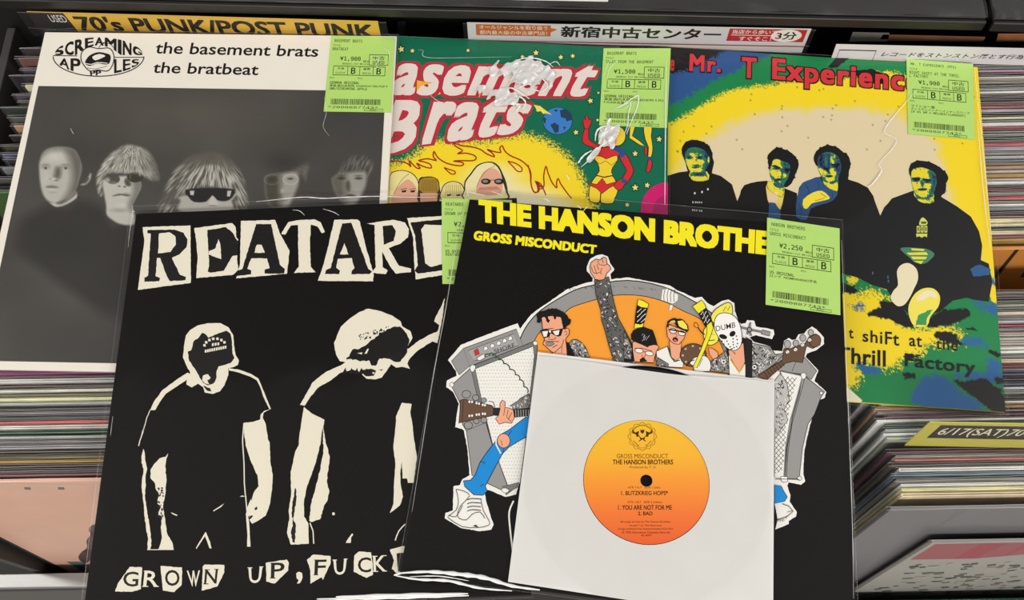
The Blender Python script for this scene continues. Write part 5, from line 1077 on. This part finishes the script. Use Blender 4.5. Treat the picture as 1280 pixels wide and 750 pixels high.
for k in range(26): a = random.uniform(0, 1); x = 700 + 120 * a; p.line([(x, 356 + 10 * abs(a - .5)), (x + 3, 358.5 + 10 * abs(a - .5))], .4, (90, 90, 88))
# left amplifier
N5 = V(540, 400, 5.356); N6 = V(540, 520, 5)
def op(pts, c, wd=.8, sm=0):
    q = smooth(pts, sm) if sm else pts; p.poly(q, c); p.line(q, wd, BK, closed=True)
op(N5((130, 275), (210, 190), (255, 305), (182, 368)), GY); op(N5((210, 190), (565, 60), (610, 175), (252, 310)), GY); op(N5((240, 205), (548, 92), (580, 170), (280, 275)), (166, 165, 164), .6)
for x, y in ((360, 190), (405, 172), (447, 155), (487, 138), (525, 122)): p.poly(ell(*N5((x, y))[0], 2.9, 2.9, n=14), BK); p.poly(ell(*N5((x, y))[0], 2.3, 2.3, n=14), WH); p.poly(ell(*N5((x - 6, y + 6))[0], 1.2, 1.2, n=10), WH)
op(N5((280, 205), (306, 190), (318, 228), (290, 240)), (206, 44, 52), .5)
p.text('SHORE', N5((413, 197), (550, 153), (556, 180), (420, 226)), BK, .0)
op(N5((128, 440), (262, 318), (300, 330), (318, 420), (335, 520), (365, 650), (375, 760), (240, 760), (205, 700), (190, 560), (150, 480)), GY)
op([(588, 458), (667, 427), (672, 432), (664, 520), (656, 600), (633, 619), (612, 560), (600, 510)], (120, 119, 118))
gr = [(594, 461), (666, 433), (668, 445), (662, 500), (656, 560), (650, 604), (635, 612), (617, 560), (602, 500)]
op(gr, WH, .7); op(N6((215, 90), (340, 40), (372, 165), (475, 440), (440, 465), (345, 420), (250, 370)), GY); p.line(N6((330, 20), (372, 165), (475, 445)), .8, BK)
op(N6((440, 440), (545, 415), (545, 440), (480, 475), (440, 465)), (120, 119, 118), .6); op(N6((436, 455), (460, 450), (482, 465), (462, 482), (440, 472)), WH, .6, 2)
z_ = sE.lift()
for i in range(24):
    for j in range(40):
        x, y = 596 + i * 3.6 + (j % 2) * 1.8, 436 + j * 4.4
        if inside((x, y), gr) and not inside((x, y), N6((200, 60), (352, 60), (480, 470), (240, 470))): p.poly(ell(x, y, .5, .5, n=5), (110, 108, 104), z=z_)
op(N5((120, 425), (135, 415), (148, 432), (138, 450), (118, 440)), WH, .6); op(N5((252, 320), (270, 300), (292, 310), (285, 335), (268, 350)), WH, .6, 2); op(N5((675, 150), (690, 140), (708, 150), (700, 170), (682, 168)), WH, .6)
op(N5((300, 258), (325, 238), (350, 228), (358, 248), (320, 272)), WH, .7, 2)
path = smooth(N5((350, 240), (400, 228), (430, 250), (480, 285), (550, 350), (600, 410), (645, 485)), 10, False)
p.line([(x + 1.4 * math.cos(i * 1.1), y + 1.4 * math.sin(i * 1.1)) for i, (x, y) in enumerate(path)], 1.5, BK); p.line([(x + 1.4 * math.cos(i * 1.1), y + 1.4 * math.sin(i * 1.1)) for i, (x, y) in enumerate(path)], .6, (60, 120, 70))
# scratchy leather textures
def leather(pts, n, base=(128, 126, 124), ln=4.5):
    p.poly(pts, base); p.line(pts, .8, BK, closed=True); xs, ys = [q[0] for q in pts], [q[1] for q in pts]; z1 = sE.lift(); z2 = sE.lift(); k = 0
    while k < n:
        x, y = random.uniform(min(xs), max(xs)), random.uniform(min(ys), max(ys)); a = random.choice((.7, 2.4, 1.2)) + random.uniform(-.4, .4); q = (x + ln * math.cos(a), y + ln * math.sin(a))
        k += 1
        if inside((x, y), pts) and inside(q, pts): p.line([(x, y), q], random.uniform(.5, 1.1), random.choice((BK, BK, (60, 58, 58), WH)), z=random.choice((z1, z2)))
leather(N5((520, 575), (570, 545), (590, 525), (650, 490), (665, 560), (640, 590), (545, 600)), 60, ln=3)
op(N5((545, 600), (660, 588), (660, 640), (550, 652)), (40, 38, 38), .8)
for k in range(6): p.line(N5((560 + k * 17, 600), (562 + k * 17, 648)), .8, (170, 168, 164))
op(N5((188, 538), (215, 530), (400, 572), (412, 585), (408, 640), (215, 680), (180, 692), (188, 600)), BR, .9); p.line(N5((210, 535), (202, 685)), .7, BK); op(N5((412, 588), (452, 588), (450, 642), (410, 638)), (34, 32, 32), .6)
for x, y, r in ((230, 497, 5.4), (292, 520, 4.1), (347, 537, 3.5), (243, 705, 5.2), (297, 678, 3.6), (348, 670, 4)): op(ell(*N5((x, y))[0], r, r * .88, n=16), GY, .7)
for x, y in ((250, 547), (268, 548), (298, 556), (315, 560), (340, 568), (355, 570), (250, 642), (268, 640), (298, 634), (315, 632), (340, 628), (355, 628)): op(ell(*N5((x, y))[0], 1.6, 2, n=8), WH, .5)
op(N5((455, 560), (470, 536), (490, 548), (488, 585), (520, 590), (545, 605), (552, 655), (530, 692), (490, 685), (450, 698), (425, 660), (445, 640), (455, 600)), FL, .8)
for g in (N5((488, 590), (480, 640)), N5((510, 600), (500, 650), (530, 680)), N5((535, 620), (510, 665))): p.line(g, .7, BK)
p.line(N5((380, 545), (410, 550), (420, 585)), .8, BK, sm=2)
op(N6((640, 5), (585, 8), (530, 50), (480, 88), (440, 110), (392, 165), (345, 225), (300, 290), (270, 370), (240, 402), (196, 405), (205, 440), (262, 492), (318, 495), (345, 470), (332, 440), (352, 400), (400, 310), (440, 235), (480, 195), (520, 170), (640, 100)), BLU, .9)
p.line(N6((300, 285), (335, 290), (320, 300)), .8, BK); p.line(N6((300, 440), (325, 425)), .8, BK); p.line(N6((440, 240), (470, 130), (500, 90)), .7, BK)
op(ell(*N6((448, 155))[0], 8, 9, n=20), FL, .8); p.line(N6((405, 130), (400, 175), (420, 215), (430, 235)), 1.6, WH, sm=2); p.line(N6((430, 150), (440, 185)), .6, BK)
# big shoe
for g in (N6((150, 460), (165, 530), (150, 590), (102, 625), (112, 645), (190, 692), (282, 698), (350, 685), (358, 658), (320, 590), (305, 515)), N6((150, 458), (200, 470), (235, 500), (180, 560), (160, 610), (170, 640), (215, 650), (250, 615), (300, 600), (330, 640)), N6((105, 620), (150, 630), (190, 560))): p.line(g, .7, BK, sm=2)
for y in (520, 545, 568, 590): p.line(N6((220, y + 5), (250, y - 4), (305, y)), 1.0, BK, sm=2); p.line(N6((222, y + 8), (252, y), (303, y + 4)), .6, WH, sm=2)
p.poly(N6((255, 688), (275, 680), (290, 696)), BK)
p.line([(642, 626), (636.5, 640), (637.5, 660), (641, 690)], 2.0, WH, sm=3)
# right cabinet
Q3, Q4 = V(920, 370, 5), V(920, 510, 4.683)
op(Q3((240, 365), (298, 358), (430, 385), (505, 468), (470, 522), (420, 490), (270, 470)), GY); p.line(Q3((375, 410), (350, 470)), .6, BK)
op([(976, 464), (1003, 470), (998, 492), (989, 520), (983, 560), (981, 597), (968, 596), (968, 500)], WH, .8)
z_ = sE.lift(); mesh_poly = [(977, 468), (997, 472), (990, 500), (984, 530), (979, 592), (968, 592), (968, 500)]
for k in range(-4, 40):
    for s_ in (1, -1):
        a = [(966 + t, 470 + k * 6.5 + s_ * t * 1.15 - (0 if s_ > 0 else -30)) for t in range(0, 36, 2)]; run = []
        for q in a + [(0, 0)]:
            if inside(q, mesh_poly): run.append(q)
            else:
                if len(run) > 1: p.line(run, .6, BK, z=z_)
                run = []
op([(1003, 469), (1007, 471), (1031, 490), (1026, 497), (1018, 518), (1010, 530), (1003, 560), (999, 598), (981, 598), (984, 560), (991, 520), (999, 492)], GY); p.line([(1006, 472), (1000, 495), (990, 530), (985, 565), (983, 597)], .7, BK); p.line([(976, 464), (1003, 470), (997, 494), (988, 525), (982, 560), (980, 597)], 1.6, (120, 119, 118)); p.line([(976, 463), (1004, 469)], .6, BK)
leather([(967, 478), (976, 466), (984, 480), (987, 500), (980, 512), (985, 525), (974, 540), (968, 548)], 110, (190, 188, 184), 3)
op(Q3((405, 490), (420, 480), (438, 488), (435, 512), (415, 520)), WH, .7, 2); p.poly(ell(*Q3((533, 607))[0], 2.4, 2.4, n=12), BK); p.poly(ell(*Q3((533, 607))[0], 1.7, 1.7, n=12), WH)
op(ell(*Q4((372, 412))[0], 2.6, 2.6, n=12), WH, .6); op(Q4((262, 400), (300, 402), (302, 430), (280, 436), (265, 425)), WH, .7); p.line(Q4((230, 415), (372, 418)), .8, BK)
op(Q4((225, 450), (265, 458), (280, 490), (300, 520), (285, 545), (225, 560)), BLU, .8); p.line(Q4((270, 560), (310, 575), (335, 605), (300, 635), (228, 660)), .8, BK); p.line(Q4((300, 610), (332, 600)), .6, BK); p.line(Q4((290, 650), (300, 630)), .6, BK)
for x in (232, 246, 260, 274): p.line(Q4((x, 665), (x + 2, 645), (x + 9, 660)), .6, BK)
op(Q3((300, 328), (340, 330), (380, 312), (430, 302), (462, 250), (500, 237), (530, 268), (525, 305), (480, 328), (440, 312), (415, 418), (360, 408), (310, 420), (190, 525), (135, 505), (180, 468), (290, 400)), BR, .9)
op(ell(*Q3((495, 280))[0], 7, 8, .3, n=20), (112, 82, 62), .8)
for x, y, rx, ry in ((322, 302, 4, 5), (375, 295, 3.6, 4), (418, 262, 3.8, 4.4), (468, 228, 3.4, 4)): op(ell(*Q3((x, y))[0], rx, ry, n=16), (170, 169, 168), .7)
for x, y in ((322, 350), (372, 335), (416, 306), (460, 275)): op(ell(*Q3((x, y))[0], 2.6, 2.4, n=12), WH, .6); p.line(Q3((x - 10, y - 8), (x + 10, y + 10)), .5, BK)
for k in range(7): p.line(Q3((175 + k * 17, 455 - k * 12 + 20), (200 + k * 17, 490 - k * 12 + 20)), .7, BK)
# leather shoulder, microphone
leather(Q3((75, 290), (215, 318), (245, 365), (290, 372), (240, 425), (180, 468), (120, 505), (80, 500), (105, 440), (70, 400), (90, 350)), 190, (150, 148, 146), 4)
for x, y in ((95, 355), (115, 445)): p.poly(ell(*Q3((x, y))[0], 4, 4, n=14), BK); p.poly(ell(*Q3((x, y))[0], 2.9, 2.9, n=14), WH); p.poly(ell(*Q3((x, y))[0], 1.3, 1.3, n=10), BK)
for g in (Q3((15, 190), (80, 208), (165, 225)), Q3((90, 165), (82, 210), (95, 250)), Q3((70, 240), (80, 210))): p.line(g, 2.4, BK); p.line(g, 1.2, GY)
op(Q3((165, 212), (215, 225), (210, 250), (158, 236)), GY, .8); p.poly(ell(*Q3((84, 210))[0], 3.4, 3.4, n=14), BK); p.poly(ell(*Q3((84, 210))[0], 2.3, 2.3, n=14), GY)
# raised arm and fist
arm = [(743, 350), (745, 368), (751, 388), (752, 400), (757, 416), (760, 428), (768, 455), (794, 455), (790, 430), (782, 414), (773, 398), (768, 380), (764, 362), (761, 346)]
leather(arm, 430, (96, 95, 94), 3.2)
op(M2((240, 150), (250, 115), (290, 88), (320, 98), (338, 80), (352, 73), (370, 80), (375, 125), (395, 140), (408, 168), (375, 200), (355, 250), (320, 258), (280, 250), (245, 195)), FL, .9)
for g in (M2((300, 100), (312, 130), (352, 140), (378, 128)), M2((272, 140), (285, 180), (295, 205), (325, 190), (335, 160)), M2((250, 150), (265, 195), (295, 205)), M2((338, 85), (345, 120)), M2((325, 190), (330, 210)), M2((296, 130), (310, 175))): p.line(g, .7, BK)
# first musician: glasses and wild black hair
H1 = V(650, 370, 9.143)
leather(H1((560, 540), (600, 500), (650, 498), (700, 530), (750, 590), (800, 700), (620, 700)), 90, (140, 138, 136), 3)
p.poly(H1((515, 520), (560, 535), (640, 700), (540, 700)), BK)
op(H1((245, 240), (350, 225), (470, 240), (500, 380), (545, 368), (565, 390), (560, 440), (520, 490), (530, 560), (540, 700), (380, 700), (370, 645), (262, 548), (282, 500), (262, 400)), FL, .9)
p.line(H1((502, 500), (480, 570), (395, 645), (370, 640)), .8, BK); p.line(H1((480, 580), (475, 650)), .6, BK); p.line(H1((505, 420), (525, 400), (540, 430), (515, 450)), .6, BK, sm=2)
p.poly(rough_edge(H1((188, 215), (230, 170), (290, 160), (370, 138), (430, 150), (500, 180), (545, 230), (582, 270), (572, 320), (535, 345), (525, 385), (490, 375), (478, 290), (455, 235), (412, 225), (400, 270), (380, 215), (320, 235), (345, 280), (325, 312), (300, 285), (275, 238), (248, 250), (235, 300), (198, 305)), .9, 2), BK)
p.poly(H1((230, 395), (300, 378), (370, 392), (495, 368), (468, 455), (440, 465), (395, 450), (352, 425), (325, 470), (270, 482), (255, 450)), BK)
p.poly(H1((252, 405), (322, 398), (305, 462), (272, 468)), WH); p.poly(H1((372, 405), (452, 388), (440, 445), (405, 448)), WH); p.poly(H1((330, 395), (352, 390), (355, 418), (335, 418)), WH)
for g in (H1((340, 430), (328, 495), (360, 500), (400, 490), (410, 470)), H1((270, 510), (350, 520), (445, 520)), H1((370, 590), (425, 558)), H1((262, 380), (380, 370))): p.line(g, .8, BK)
op(H1((290, 530), (370, 522), (395, 545), (350, 575), (305, 568)), (140, 140, 140), .6)
# second: cap
G8 = V(780, 370, 6.82)
p.poly(G8((0, 290), (50, 380), (75, 430), (110, 560), (0, 560)), BK)
leather(G8((0, 300), (40, 370), (70, 450), (60, 540), (0, 530)), 90, (130, 128, 126), 3)
op(G8((72, 395), (120, 380), (285, 420), (300, 435), (275, 475), (262, 520), (250, 570), (90, 560), (75, 470)), FL, .9)
p.poly(G8((58, 330), (82, 290), (160, 260), (245, 290), (268, 350), (285, 415), (250, 418), (210, 428), (205, 440), (150, 415), (90, 390), (62, 372)), BK)
for _ in range(12): x, y = random.uniform(145, 205), random.uniform(330, 385); p.line(G8((x, y), (x + 14, y - 16)), .5, (180, 178, 176))
for x, y in ((128, 466), (216, 490)): p.poly(ell(*G8((x, y))[0], 5.6, 3.1, .15, n=14), BK); p.poly(ell(*G8((x, y))[0], 4.8, 2.4, .15, n=14), WH)
p.line(G8((160, 472), (185, 478)), .7, BK); p.line(G8((90, 445), (150, 445), (240, 470)), .7, BK); p.line(G8((150, 500), (165, 540), (185, 500)), .7, BK)
p.poly(G8((135, 540), (165, 520), (200, 560), (135, 560)), BK)
# upright stick
op(G8((120, 28), (165, 40), (210, 68), (190, 150), (160, 265), (88, 275), (100, 150)), YE, .8); p.poly(G8((112, 75), (150, 95), (200, 100), (170, 230), (140, 245), (92, 235)), BK)
for y in (110, 150, 190): p.line(G8((112, y + 30), (150, y - 5), (145, y + 35), (185, y)), .9, WH)
# third: blond singer
op(G8((275, 472), (375, 428), (425, 560), (490, 480), (512, 545), (500, 610), (290, 600)), WH, .8); leather(G8((265, 510), (300, 530), (380, 580), (380, 610), (280, 600)), 30, (120, 120, 118), 2)
op(G8((385, 385), (490, 400), (482, 520), (442, 552), (402, 520)), FL, .8); p.line(G8((372, 430), (400, 520), (432, 560), (475, 545)), 1.6, (50, 110, 70)); p.line(G8((372, 430), (400, 520), (432, 560), (475, 545)), .4, BK)
op(G8((362, 262), (390, 245), (530, 300), (512, 362), (470, 412), (430, 408), (400, 388), (370, 345)), FL, .8)
p.poly(rough_edge(G8((362, 262), (372, 215), (420, 188), (500, 200), (545, 250), (552, 290), (532, 312), (500, 285), (450, 262), (425, 225), (390, 240), (380, 270)), .4, 2), BK); p.poly(G8((455, 215), (500, 208), (536, 250), (542, 285), (510, 280), (470, 258)), (238, 230, 80)); p.poly(G8((378, 240), (400, 212), (430, 205), (440, 225), (400, 235)), (214, 190, 130))
for x, y in ((418, 298), (492, 318)): p.poly(ell(*G8((x, y))[0], 5, 3.4, .2, n=14), BK); p.poly(ell(*G8((x, y))[0], 4, 2.5, .2, n=14), WH)
p.poly(G8((378, 280), (450, 290), (522, 308), (520, 318), (450, 302), (378, 290)), BK); p.poly(ell(*G8((437, 372))[0], 3.6, 3, .3, n=12), BK); p.poly(ell(*G8((437, 378))[0], 2.2, 1.3, .3, n=10), (210, 110, 100)); p.line(G8((440, 320), (455, 342), (435, 350)), .6, BK)
# brown round case, white pads
op(ell(*G8((590, 505))[0], 16.5, 14.5, n=28), BR, .9)
for a in range(8): x, y = 676.5 + 0, 0; cx, cy = G8((590, 505))[0]; p.poly(ell(cx + 13 * math.cos(a * .78), cy + 11.5 * math.sin(a * .78), 1.4, 1.4, n=8), (190, 180, 170))
op(G8((600, 600), (560, 575), (600, 525), (690, 510), (735, 560), (730, 640), (600, 640)), WH, .8, 2); p.line(G8((640, 600), (670, 530)), .6, BK); p.line(G8((530, 600), (560, 560), (600, 545)), 1.2, BK, sm=2)
op(G8((680, 290), (740, 240), (790, 300), (805, 370), (770, 410), (720, 418), (685, 370)), (240, 234, 90), .8, 2); p.line(G8((700, 310), (770, 330)), .5, BK); p.line(G8((720, 380), (775, 375)), 1.0, BK)
op(G8((600, 235), (615, 228), (632, 250), (628, 270), (605, 260)), OR, .7, 2); p.line(G8((628, 268), (660, 310), (690, 330)), 1.3, BK)
op(G8((585, 88), (662, 35), (690, 72), (700, 100), (740, 200), (762, 272), (742, 330), (690, 460), (622, 612), (588, 606), (650, 470), (705, 325), (708, 262), (650, 165), (625, 140)), YE, .8)
p.poly(G8((632, 150), (700, 98), (748, 215), (692, 265)), BK)
for y in (0, 35, 68): p.line(G8((655 + y * .4, 160 + y), (672 + y * .4, 130 + y), (682 + y * .4, 165 + y), (702 + y * .4, 130 + y)), .9, WH)
op(G8((720, 440), (760, 450), (800, 480), (800, 520), (760, 540), (730, 500)), FL, .7); leather(G8((740, 560), (800, 520), (870, 470), (900, 560), (910, 660), (740, 640)), 120, (140, 138, 136), 3)
p.poly(ell(*G8((850, 560))[0], 2.6, 2.6, n=12), WH); p.poly(ell(*G8((850, 560))[0], 1.3, 1.3, n=12), BK)
# fourth: goalie mask
p.poly(G8((870, 440), (1000, 350), (1091, 380), (1091, 720), (910, 680), (890, 560)), BK)
op(G8((740, 175), (780, 115), (840, 75), (890, 55), (922, 85), (918, 165), (850, 150), (790, 170), (765, 230)), (238, 230, 90), .9, 2); p.line(G8((845, 130), (870, 90), (885, 125), (905, 85)), .9, (90, 84, 30))
op(G8((890, 465), (1018, 400), (1032, 560), (985, 670), (905, 540)), FL, .8); op(G8((893, 500), (985, 660), (1035, 580), (1035, 700), (900, 690)), WH, .7); p.line(G8((905, 540), (982, 655), (1028, 580)), 1.6, (220, 200, 40)); p.line(G8((905, 530), (982, 645), (1028, 570)), .5, BK)
op(G8((768, 255), (775, 200), (800, 160), (845, 143), (900, 150), (950, 180), (985, 235), (1003, 310), (1006, 385), (985, 440), (940, 466), (895, 455), (850, 415), (805, 350), (778, 300)), (244, 242, 238), .9, 2)
p.poly(ell(*G8((845, 347))[0], 5.2, 2.9, .3, n=16), BK); p.poly(ell(*G8((925, 322))[0], 4.2, 3.2, -.7, n=16), BK); p.text('DUMB', G8((778, 258), (948, 222), (950, 268), (788, 302)), (40, 38, 38), .004)
for x, y in ((835, 385), (852, 410), (878, 385), (890, 410), (905, 432), (930, 365), (930, 392), (932, 415), (938, 440), (958, 342), (965, 372), (968, 405), (960, 432), (912, 455), (922, 450)): p.poly(ell(*G8((x, y))[0], .9, 1, n=8), BK)
p.line(G8((930, 475), (950, 495)), .9, BK)
for y0 in (640,): leather(G8((1040, 350), (1091, 380), (1091, 700), (1050, 690), (1030, 520)), 1, (24, 24, 24), 3)
p.done('cartoon_band_print', eE)
sticker(eE, sE, [(959, 272), (1049.5, 285.5), (1050.5, 394), (957, 380.8)], 'HANSON BROTHERS', ['GROSS MISCONDUCT'], '2,250', ['US ORIGINAL', 'ロング  NOMEANSNO変名'])
N8 = V(570, 230, 6.4); N9 = V(320, 560, 3.947)
film([(583, 235), (1053, 276), (1074, 794), (496, 719)], zE + .0019, eE, seams='TLRB', curl=.0016, creases=[
    (N8((90, 60), (130, 70), (200, 85), (235, 92)), .6), (N8((285, 60), (330, 75), (380, 98)), .5), (N8((690, 115), (730, 125), (760, 150)), .5), (N8((710, 115), (735, 140)), .5), (N8((965, 170), (990, 185), (1000, 200)), .7), (N8((1020, 215), (1050, 180)), .6), (N8((90, 60), (98, 95)), .5),
    (N9((700, 618), (850, 610), (1000, 622), (1130, 640), (1263, 680), (1400, 700)), 3.0), (N9((690, 630), (800, 648), (950, 655), (1100, 690), (1263, 705)), 2.0), (N9((680, 628), (720, 615)), 1.5), (N9((760, 635), (900, 632), (1050, 655)), .8),
    ([(1052, 300), (1058, 450), (1065, 640), (1067, 748)], .35), ([(576, 262), (560, 370), (540, 480), (515, 640)], .3)])

# ---------------------------------------------------------------- S: seven inch single in its paper sleeve
PAPER = plain('inner_sleeve_paper', (226, 225, 221), .75, amount=.035, scale=45)
qS = [(672, 440), (968, 476), (966.5, 778), (635, 727)]
cS = sum((Vector(at(x, y, zS)) for x, y in qS), Vector()) / 4
eS = empty('paper_sleeve', tuple(cS), 'white paper seven inch sleeve with a round window lying on the black cartoon sleeve', 'paper sleeve')
ctr = at(807.9, 601, zS + .0012); RL = abs((at(880, 601, zS + .0012) - ctr).length)
eR = empty('seven_inch_record', tuple(at(807.9, 601, zS + .0004)), 'black seven inch record with orange label showing through the paper window', 'record')
def disc(name, c, r0, r1, z0, z1, m, par, n=128, lb=None, grooves=False):
    rr = [r0, r0, r1, r1]; zz = [z0, z1, z1, z0]; v, f = [], []
    prof = list(zip(rr, zz))
    if grooves:
        prof = [(r0, z0), (r0, z1)]; k = 40
        for i in range(k + 1): prof.append((r0 + .004 + (r1 - r0 - .006) * i / k, z1 - (.00008 if i % 2 else 0)))
        prof += [(r1, z1 - .0003), (r1, z0)]
    for a in range(n):
        t = 2 * math.pi * a / n
        for r, z in prof: v.append((c.x + r * math.cos(t), c.y + r * math.sin(t), z))
    k = len(prof)
    for a in range(n):
        for i in range(k): f.append((a * k + i, ((a + 1) % n) * k + i, ((a + 1) % n) * k + (i + 1) % k, a * k + (i + 1) % k))
    return mesh_obj(name, v, f, m, par, label=lb)
VIN = plain('black_vinyl', (12, 12, 13), .25, amount=.05, scale=100)
disc('vinyl_disc', ctr, .0038, .0872, zS + .0004, zS + .0013, VIN, eR, lb='black vinyl', grooves=True)
# label with a yellow to orange ramp printed across it
lm, nt, b = node_mat('orange_label'); b.inputs['Roughness'].default_value = .45
tc = nt.nodes.new('ShaderNodeTexCoord'); sp = nt.nodes.new('ShaderNodeSeparateXYZ'); cr = nt.nodes.new('ShaderNodeValToRGB'); mr = nt.nodes.new('ShaderNodeMapRange')
mr.inputs[1].default_value = -.044; mr.inputs[2].default_value = .044
nt.links.new(tc.outputs['Object'], sp.inputs[0]); nt.links.new(sp.outputs['Y'], mr.inputs[0]); nt.links.new(mr.outputs[0], cr.inputs[0]); nt.links.new(cr.outputs[0], b.inputs['Base Color'])
cr.color_ramp.elements[0].position = 0; cr.color_ramp.elements[0].color = (*lin((226, 92, 40)), 1); cr.color_ramp.elements[1].position = 1; cr.color_ramp.elements[1].color = (*lin((238, 188, 42)), 1)
for pos, c in ((.25, (236, 118, 44)), (.5, (240, 150, 44)), (.7, (240, 176, 42))): e_ = cr.color_ramp.elements.new(pos); e_.color = (*lin(c), 1)
v = []; f = []; n = 96; zl = zS + .0016; lc = Vector(ctr); ri = .0041
for a in range(n):
    t = 2 * math.pi * a / n
    for r in (ri, .0446): v.append((r * math.cos(t), r * math.sin(t), 0))
    f.append((2 * a, 2 * a + 1, (2 * a + 3) % (2 * n), (2 * a + 2) % (2 * n)))
me = bpy.data.meshes.new('label'); me.from_pydata(v, [], f); me.materials.append(lm); lab = bpy.data.objects.new('label', me); COL.objects.link(lab); lab.parent = eR
lab.location = Vector((ctr.x, ctr.y, zl)) - eR.location; lab['label'] = 'yellow to orange paper label'
v, f = tube([Vector((ctr.x + ri * math.cos(a / 12 * math.pi), ctr.y + ri * math.sin(a / 12 * math.pi), zl)) for a in range(25)], .00025, None, None, None); mesh_obj('spindle_hole_rim', v, f, VIN, eR, smooth=True)
sL = Sheet(zl); p = Print(sL); J = V(730, 520, 4.6875); TX = (84, 46, 16)
def lt(t, x0, y0, x1, y1, b=0.0, c=TX): p.text(t, J((x0, y0), (x1, y0), (x1, y1), (x0, y1)), c, b)
lt('GROSS MISCONDUCT', 192, 222, 492, 248); lt('THE HANSON BROTHERS', 168, 255, 522, 284, .022, (60, 30, 12)); lt('Produced by T. G.', 268, 293, 424, 310)
lt('ATR 116.7   SIDE 1 (this)', 258, 412, 446, 428); lt('1. BLITZKRIEG HOPS*', 218, 438, 492, 464, .015, (60, 30, 12)); lt('ATR 116.7   SIDE 2 (other)', 255, 498, 456, 514); lt('1. YOU ARE NOT FOR ME', 200, 522, 515, 550, .015, (60, 30, 12)); lt('2. BAD', 316, 560, 402, 582, .015, (60, 30, 12))
lt('All songs written by The Hanson Brothers', 212, 614, 508, 628); lt('except * by The Ramones', 265, 636, 455, 649); lt('songs published by Nettwerkalter/SOCAN', 200, 656, 520, 669); lt('© 1992 Alternative Tentacles Records', 222, 675, 504, 688); lt('45 RPM', 335, 694, 395, 705)
OR2 = (150, 96, 20)
p.line([J((342 + (80 + 5 * math.cos(a * math.pi / 3)) * math.cos(a * math.pi / 36), 120 + (78 + 5 * math.cos(a * math.pi / 3)) * math.sin(a * math.pi / 36)))[0] for a in range(72)], .6, (140, 110, 40), closed=True); p.line(ell(*J((342, 120))[0], 14.8, 14.4, n=40), .5, (140, 110, 40), closed=True)
for s_ in (1, -1):
    X = lambda x: 342 + s_ * (x - 342)
    p.poly(J((X(345), 135), (X(365), 110), (X(362), 88), (X(385), 98), (X(400), 75), (X(402), 100), (X(380), 108), (X(375), 122), (X(360), 120), (X(352), 142)), (70, 40, 16)); p.line(J((X(350), 128), (X(322), 148)), 1.0, (70, 40, 16))
    p.line(J((X(365), 175), (X(395), 145)), .8, OR2); p.line(J((X(360), 170), (X(372), 182)), .6, OR2)
p.poly(J((330, 78), (338, 84), (342, 78), (346, 84), (354, 78), (352, 95), (342, 104), (332, 95)), (70, 40, 16))
p.line([J((342 + 62 * math.cos(math.radians(a)), 118 + 62 * math.sin(math.radians(a))))[0] for a in range(200, 341, 10)], .5, OR2)
p.done('label_print', lab)
# front sheet with the round window and the scooped upper edge
fm = PAPER.copy(); fm.name = 'thin_sleeve_paper'; nt = fm.node_tree; outn = [x for x in nt.nodes if x.type == 'OUTPUT_MATERIAL'][0]; prb = nt.nodes['Principled BSDF']
mxs = nt.nodes.new('ShaderNodeMixShader'); trn = nt.nodes.new('ShaderNodeBsdfTransparent'); mxs.inputs[0].default_value = .15
nt.links.new(prb.outputs[0], mxs.inputs[1]); nt.links.new(trn.outputs[0], mxs.inputs[2]); nt.links.new(mxs.outputs[0], outn.inputs[0])
K7 = V(640, 370, 3.947)
edge_top = smooth([(672, 444.5)] + K7((200, 300), (360, 322), (500, 345), (660, 368), (820, 388), (980, 400), (1170, 411)) + [(968, 477.5)], 8, False)
bound = edge_top + [(968 - 1.5 * i / 20, 477.5 + 300 * i / 20) for i in range(1, 21)] + [(966.5 - 331.5 * i / 24, 778 - 51 * i / 24) for i in range(1, 25)] + [(635 + 37 * i / 20, 727 - 282.5 * i / 20) for i in range(1, 20)]
zf = zS + .0021; cx_, cy_ = 807.9, 601.0; c3 = at(cx_, cy_, zf); R_w = .0449
vv, ff = [], []; K_ = 10; nb = len(bound)
bnd = [at(x, y, zf) for x, y in bound]
for bp_ in bnd:
    d = Vector((bp_.x - c3.x, bp_.y - c3.y, 0)); a = d.normalized() * R_w
    for k in range(K_ + 1):
        q = a.lerp(d, k / K_); r = q.length; h = .0002 * math.sin(q.x * 90 + 2) * math.cos(q.y * 70) - .0012 * max(0, min(1, (r - .09) / .03))
        vv.append((c3.x + q.x, c3.y + q.y, zf + h))
for i in range(nb):
    j = (i + 1) % nb
    for k in range(K_): ff.append((i * (K_ + 1) + k, i * (K_ + 1) + k + 1, j * (K_ + 1) + k + 1, j * (K_ + 1) + k))
o = mesh_obj('front_sheet', vv, ff, fm, eS, smooth=True, label='thin white paper with a round window')
# back sheet, its window under the other
bound = []
for i in range(4):
    a, b = qS[i], qS[(i + 1) % 4]; bound += [(a[0] + (b[0] - a[0]) * t / 24, a[1] + (b[1] - a[1]) * t / 24) for t in range(24)]
cb = at(cx_, cy_, zS); vv, ff = [], []; nb = len(bound)
for x, y in bound:
    d = at(x, y, zS); a = cb + (d - cb).normalized() * R_w; vv += [a, d, a - Vector((0, 0, .0003)), d - Vector((0, 0, .0003))]
for i in range(nb):
    a, b = 4 * i, 4 * ((i + 1) % nb); ff += [(a, a + 1, b + 1, b), (a + 2, b + 2, b + 3, a + 3), (a + 1, a + 3, b + 3, b + 1), (a, b, b + 2, a + 2)]
mesh_obj('back_sheet', vv, ff, PAPER, eS)
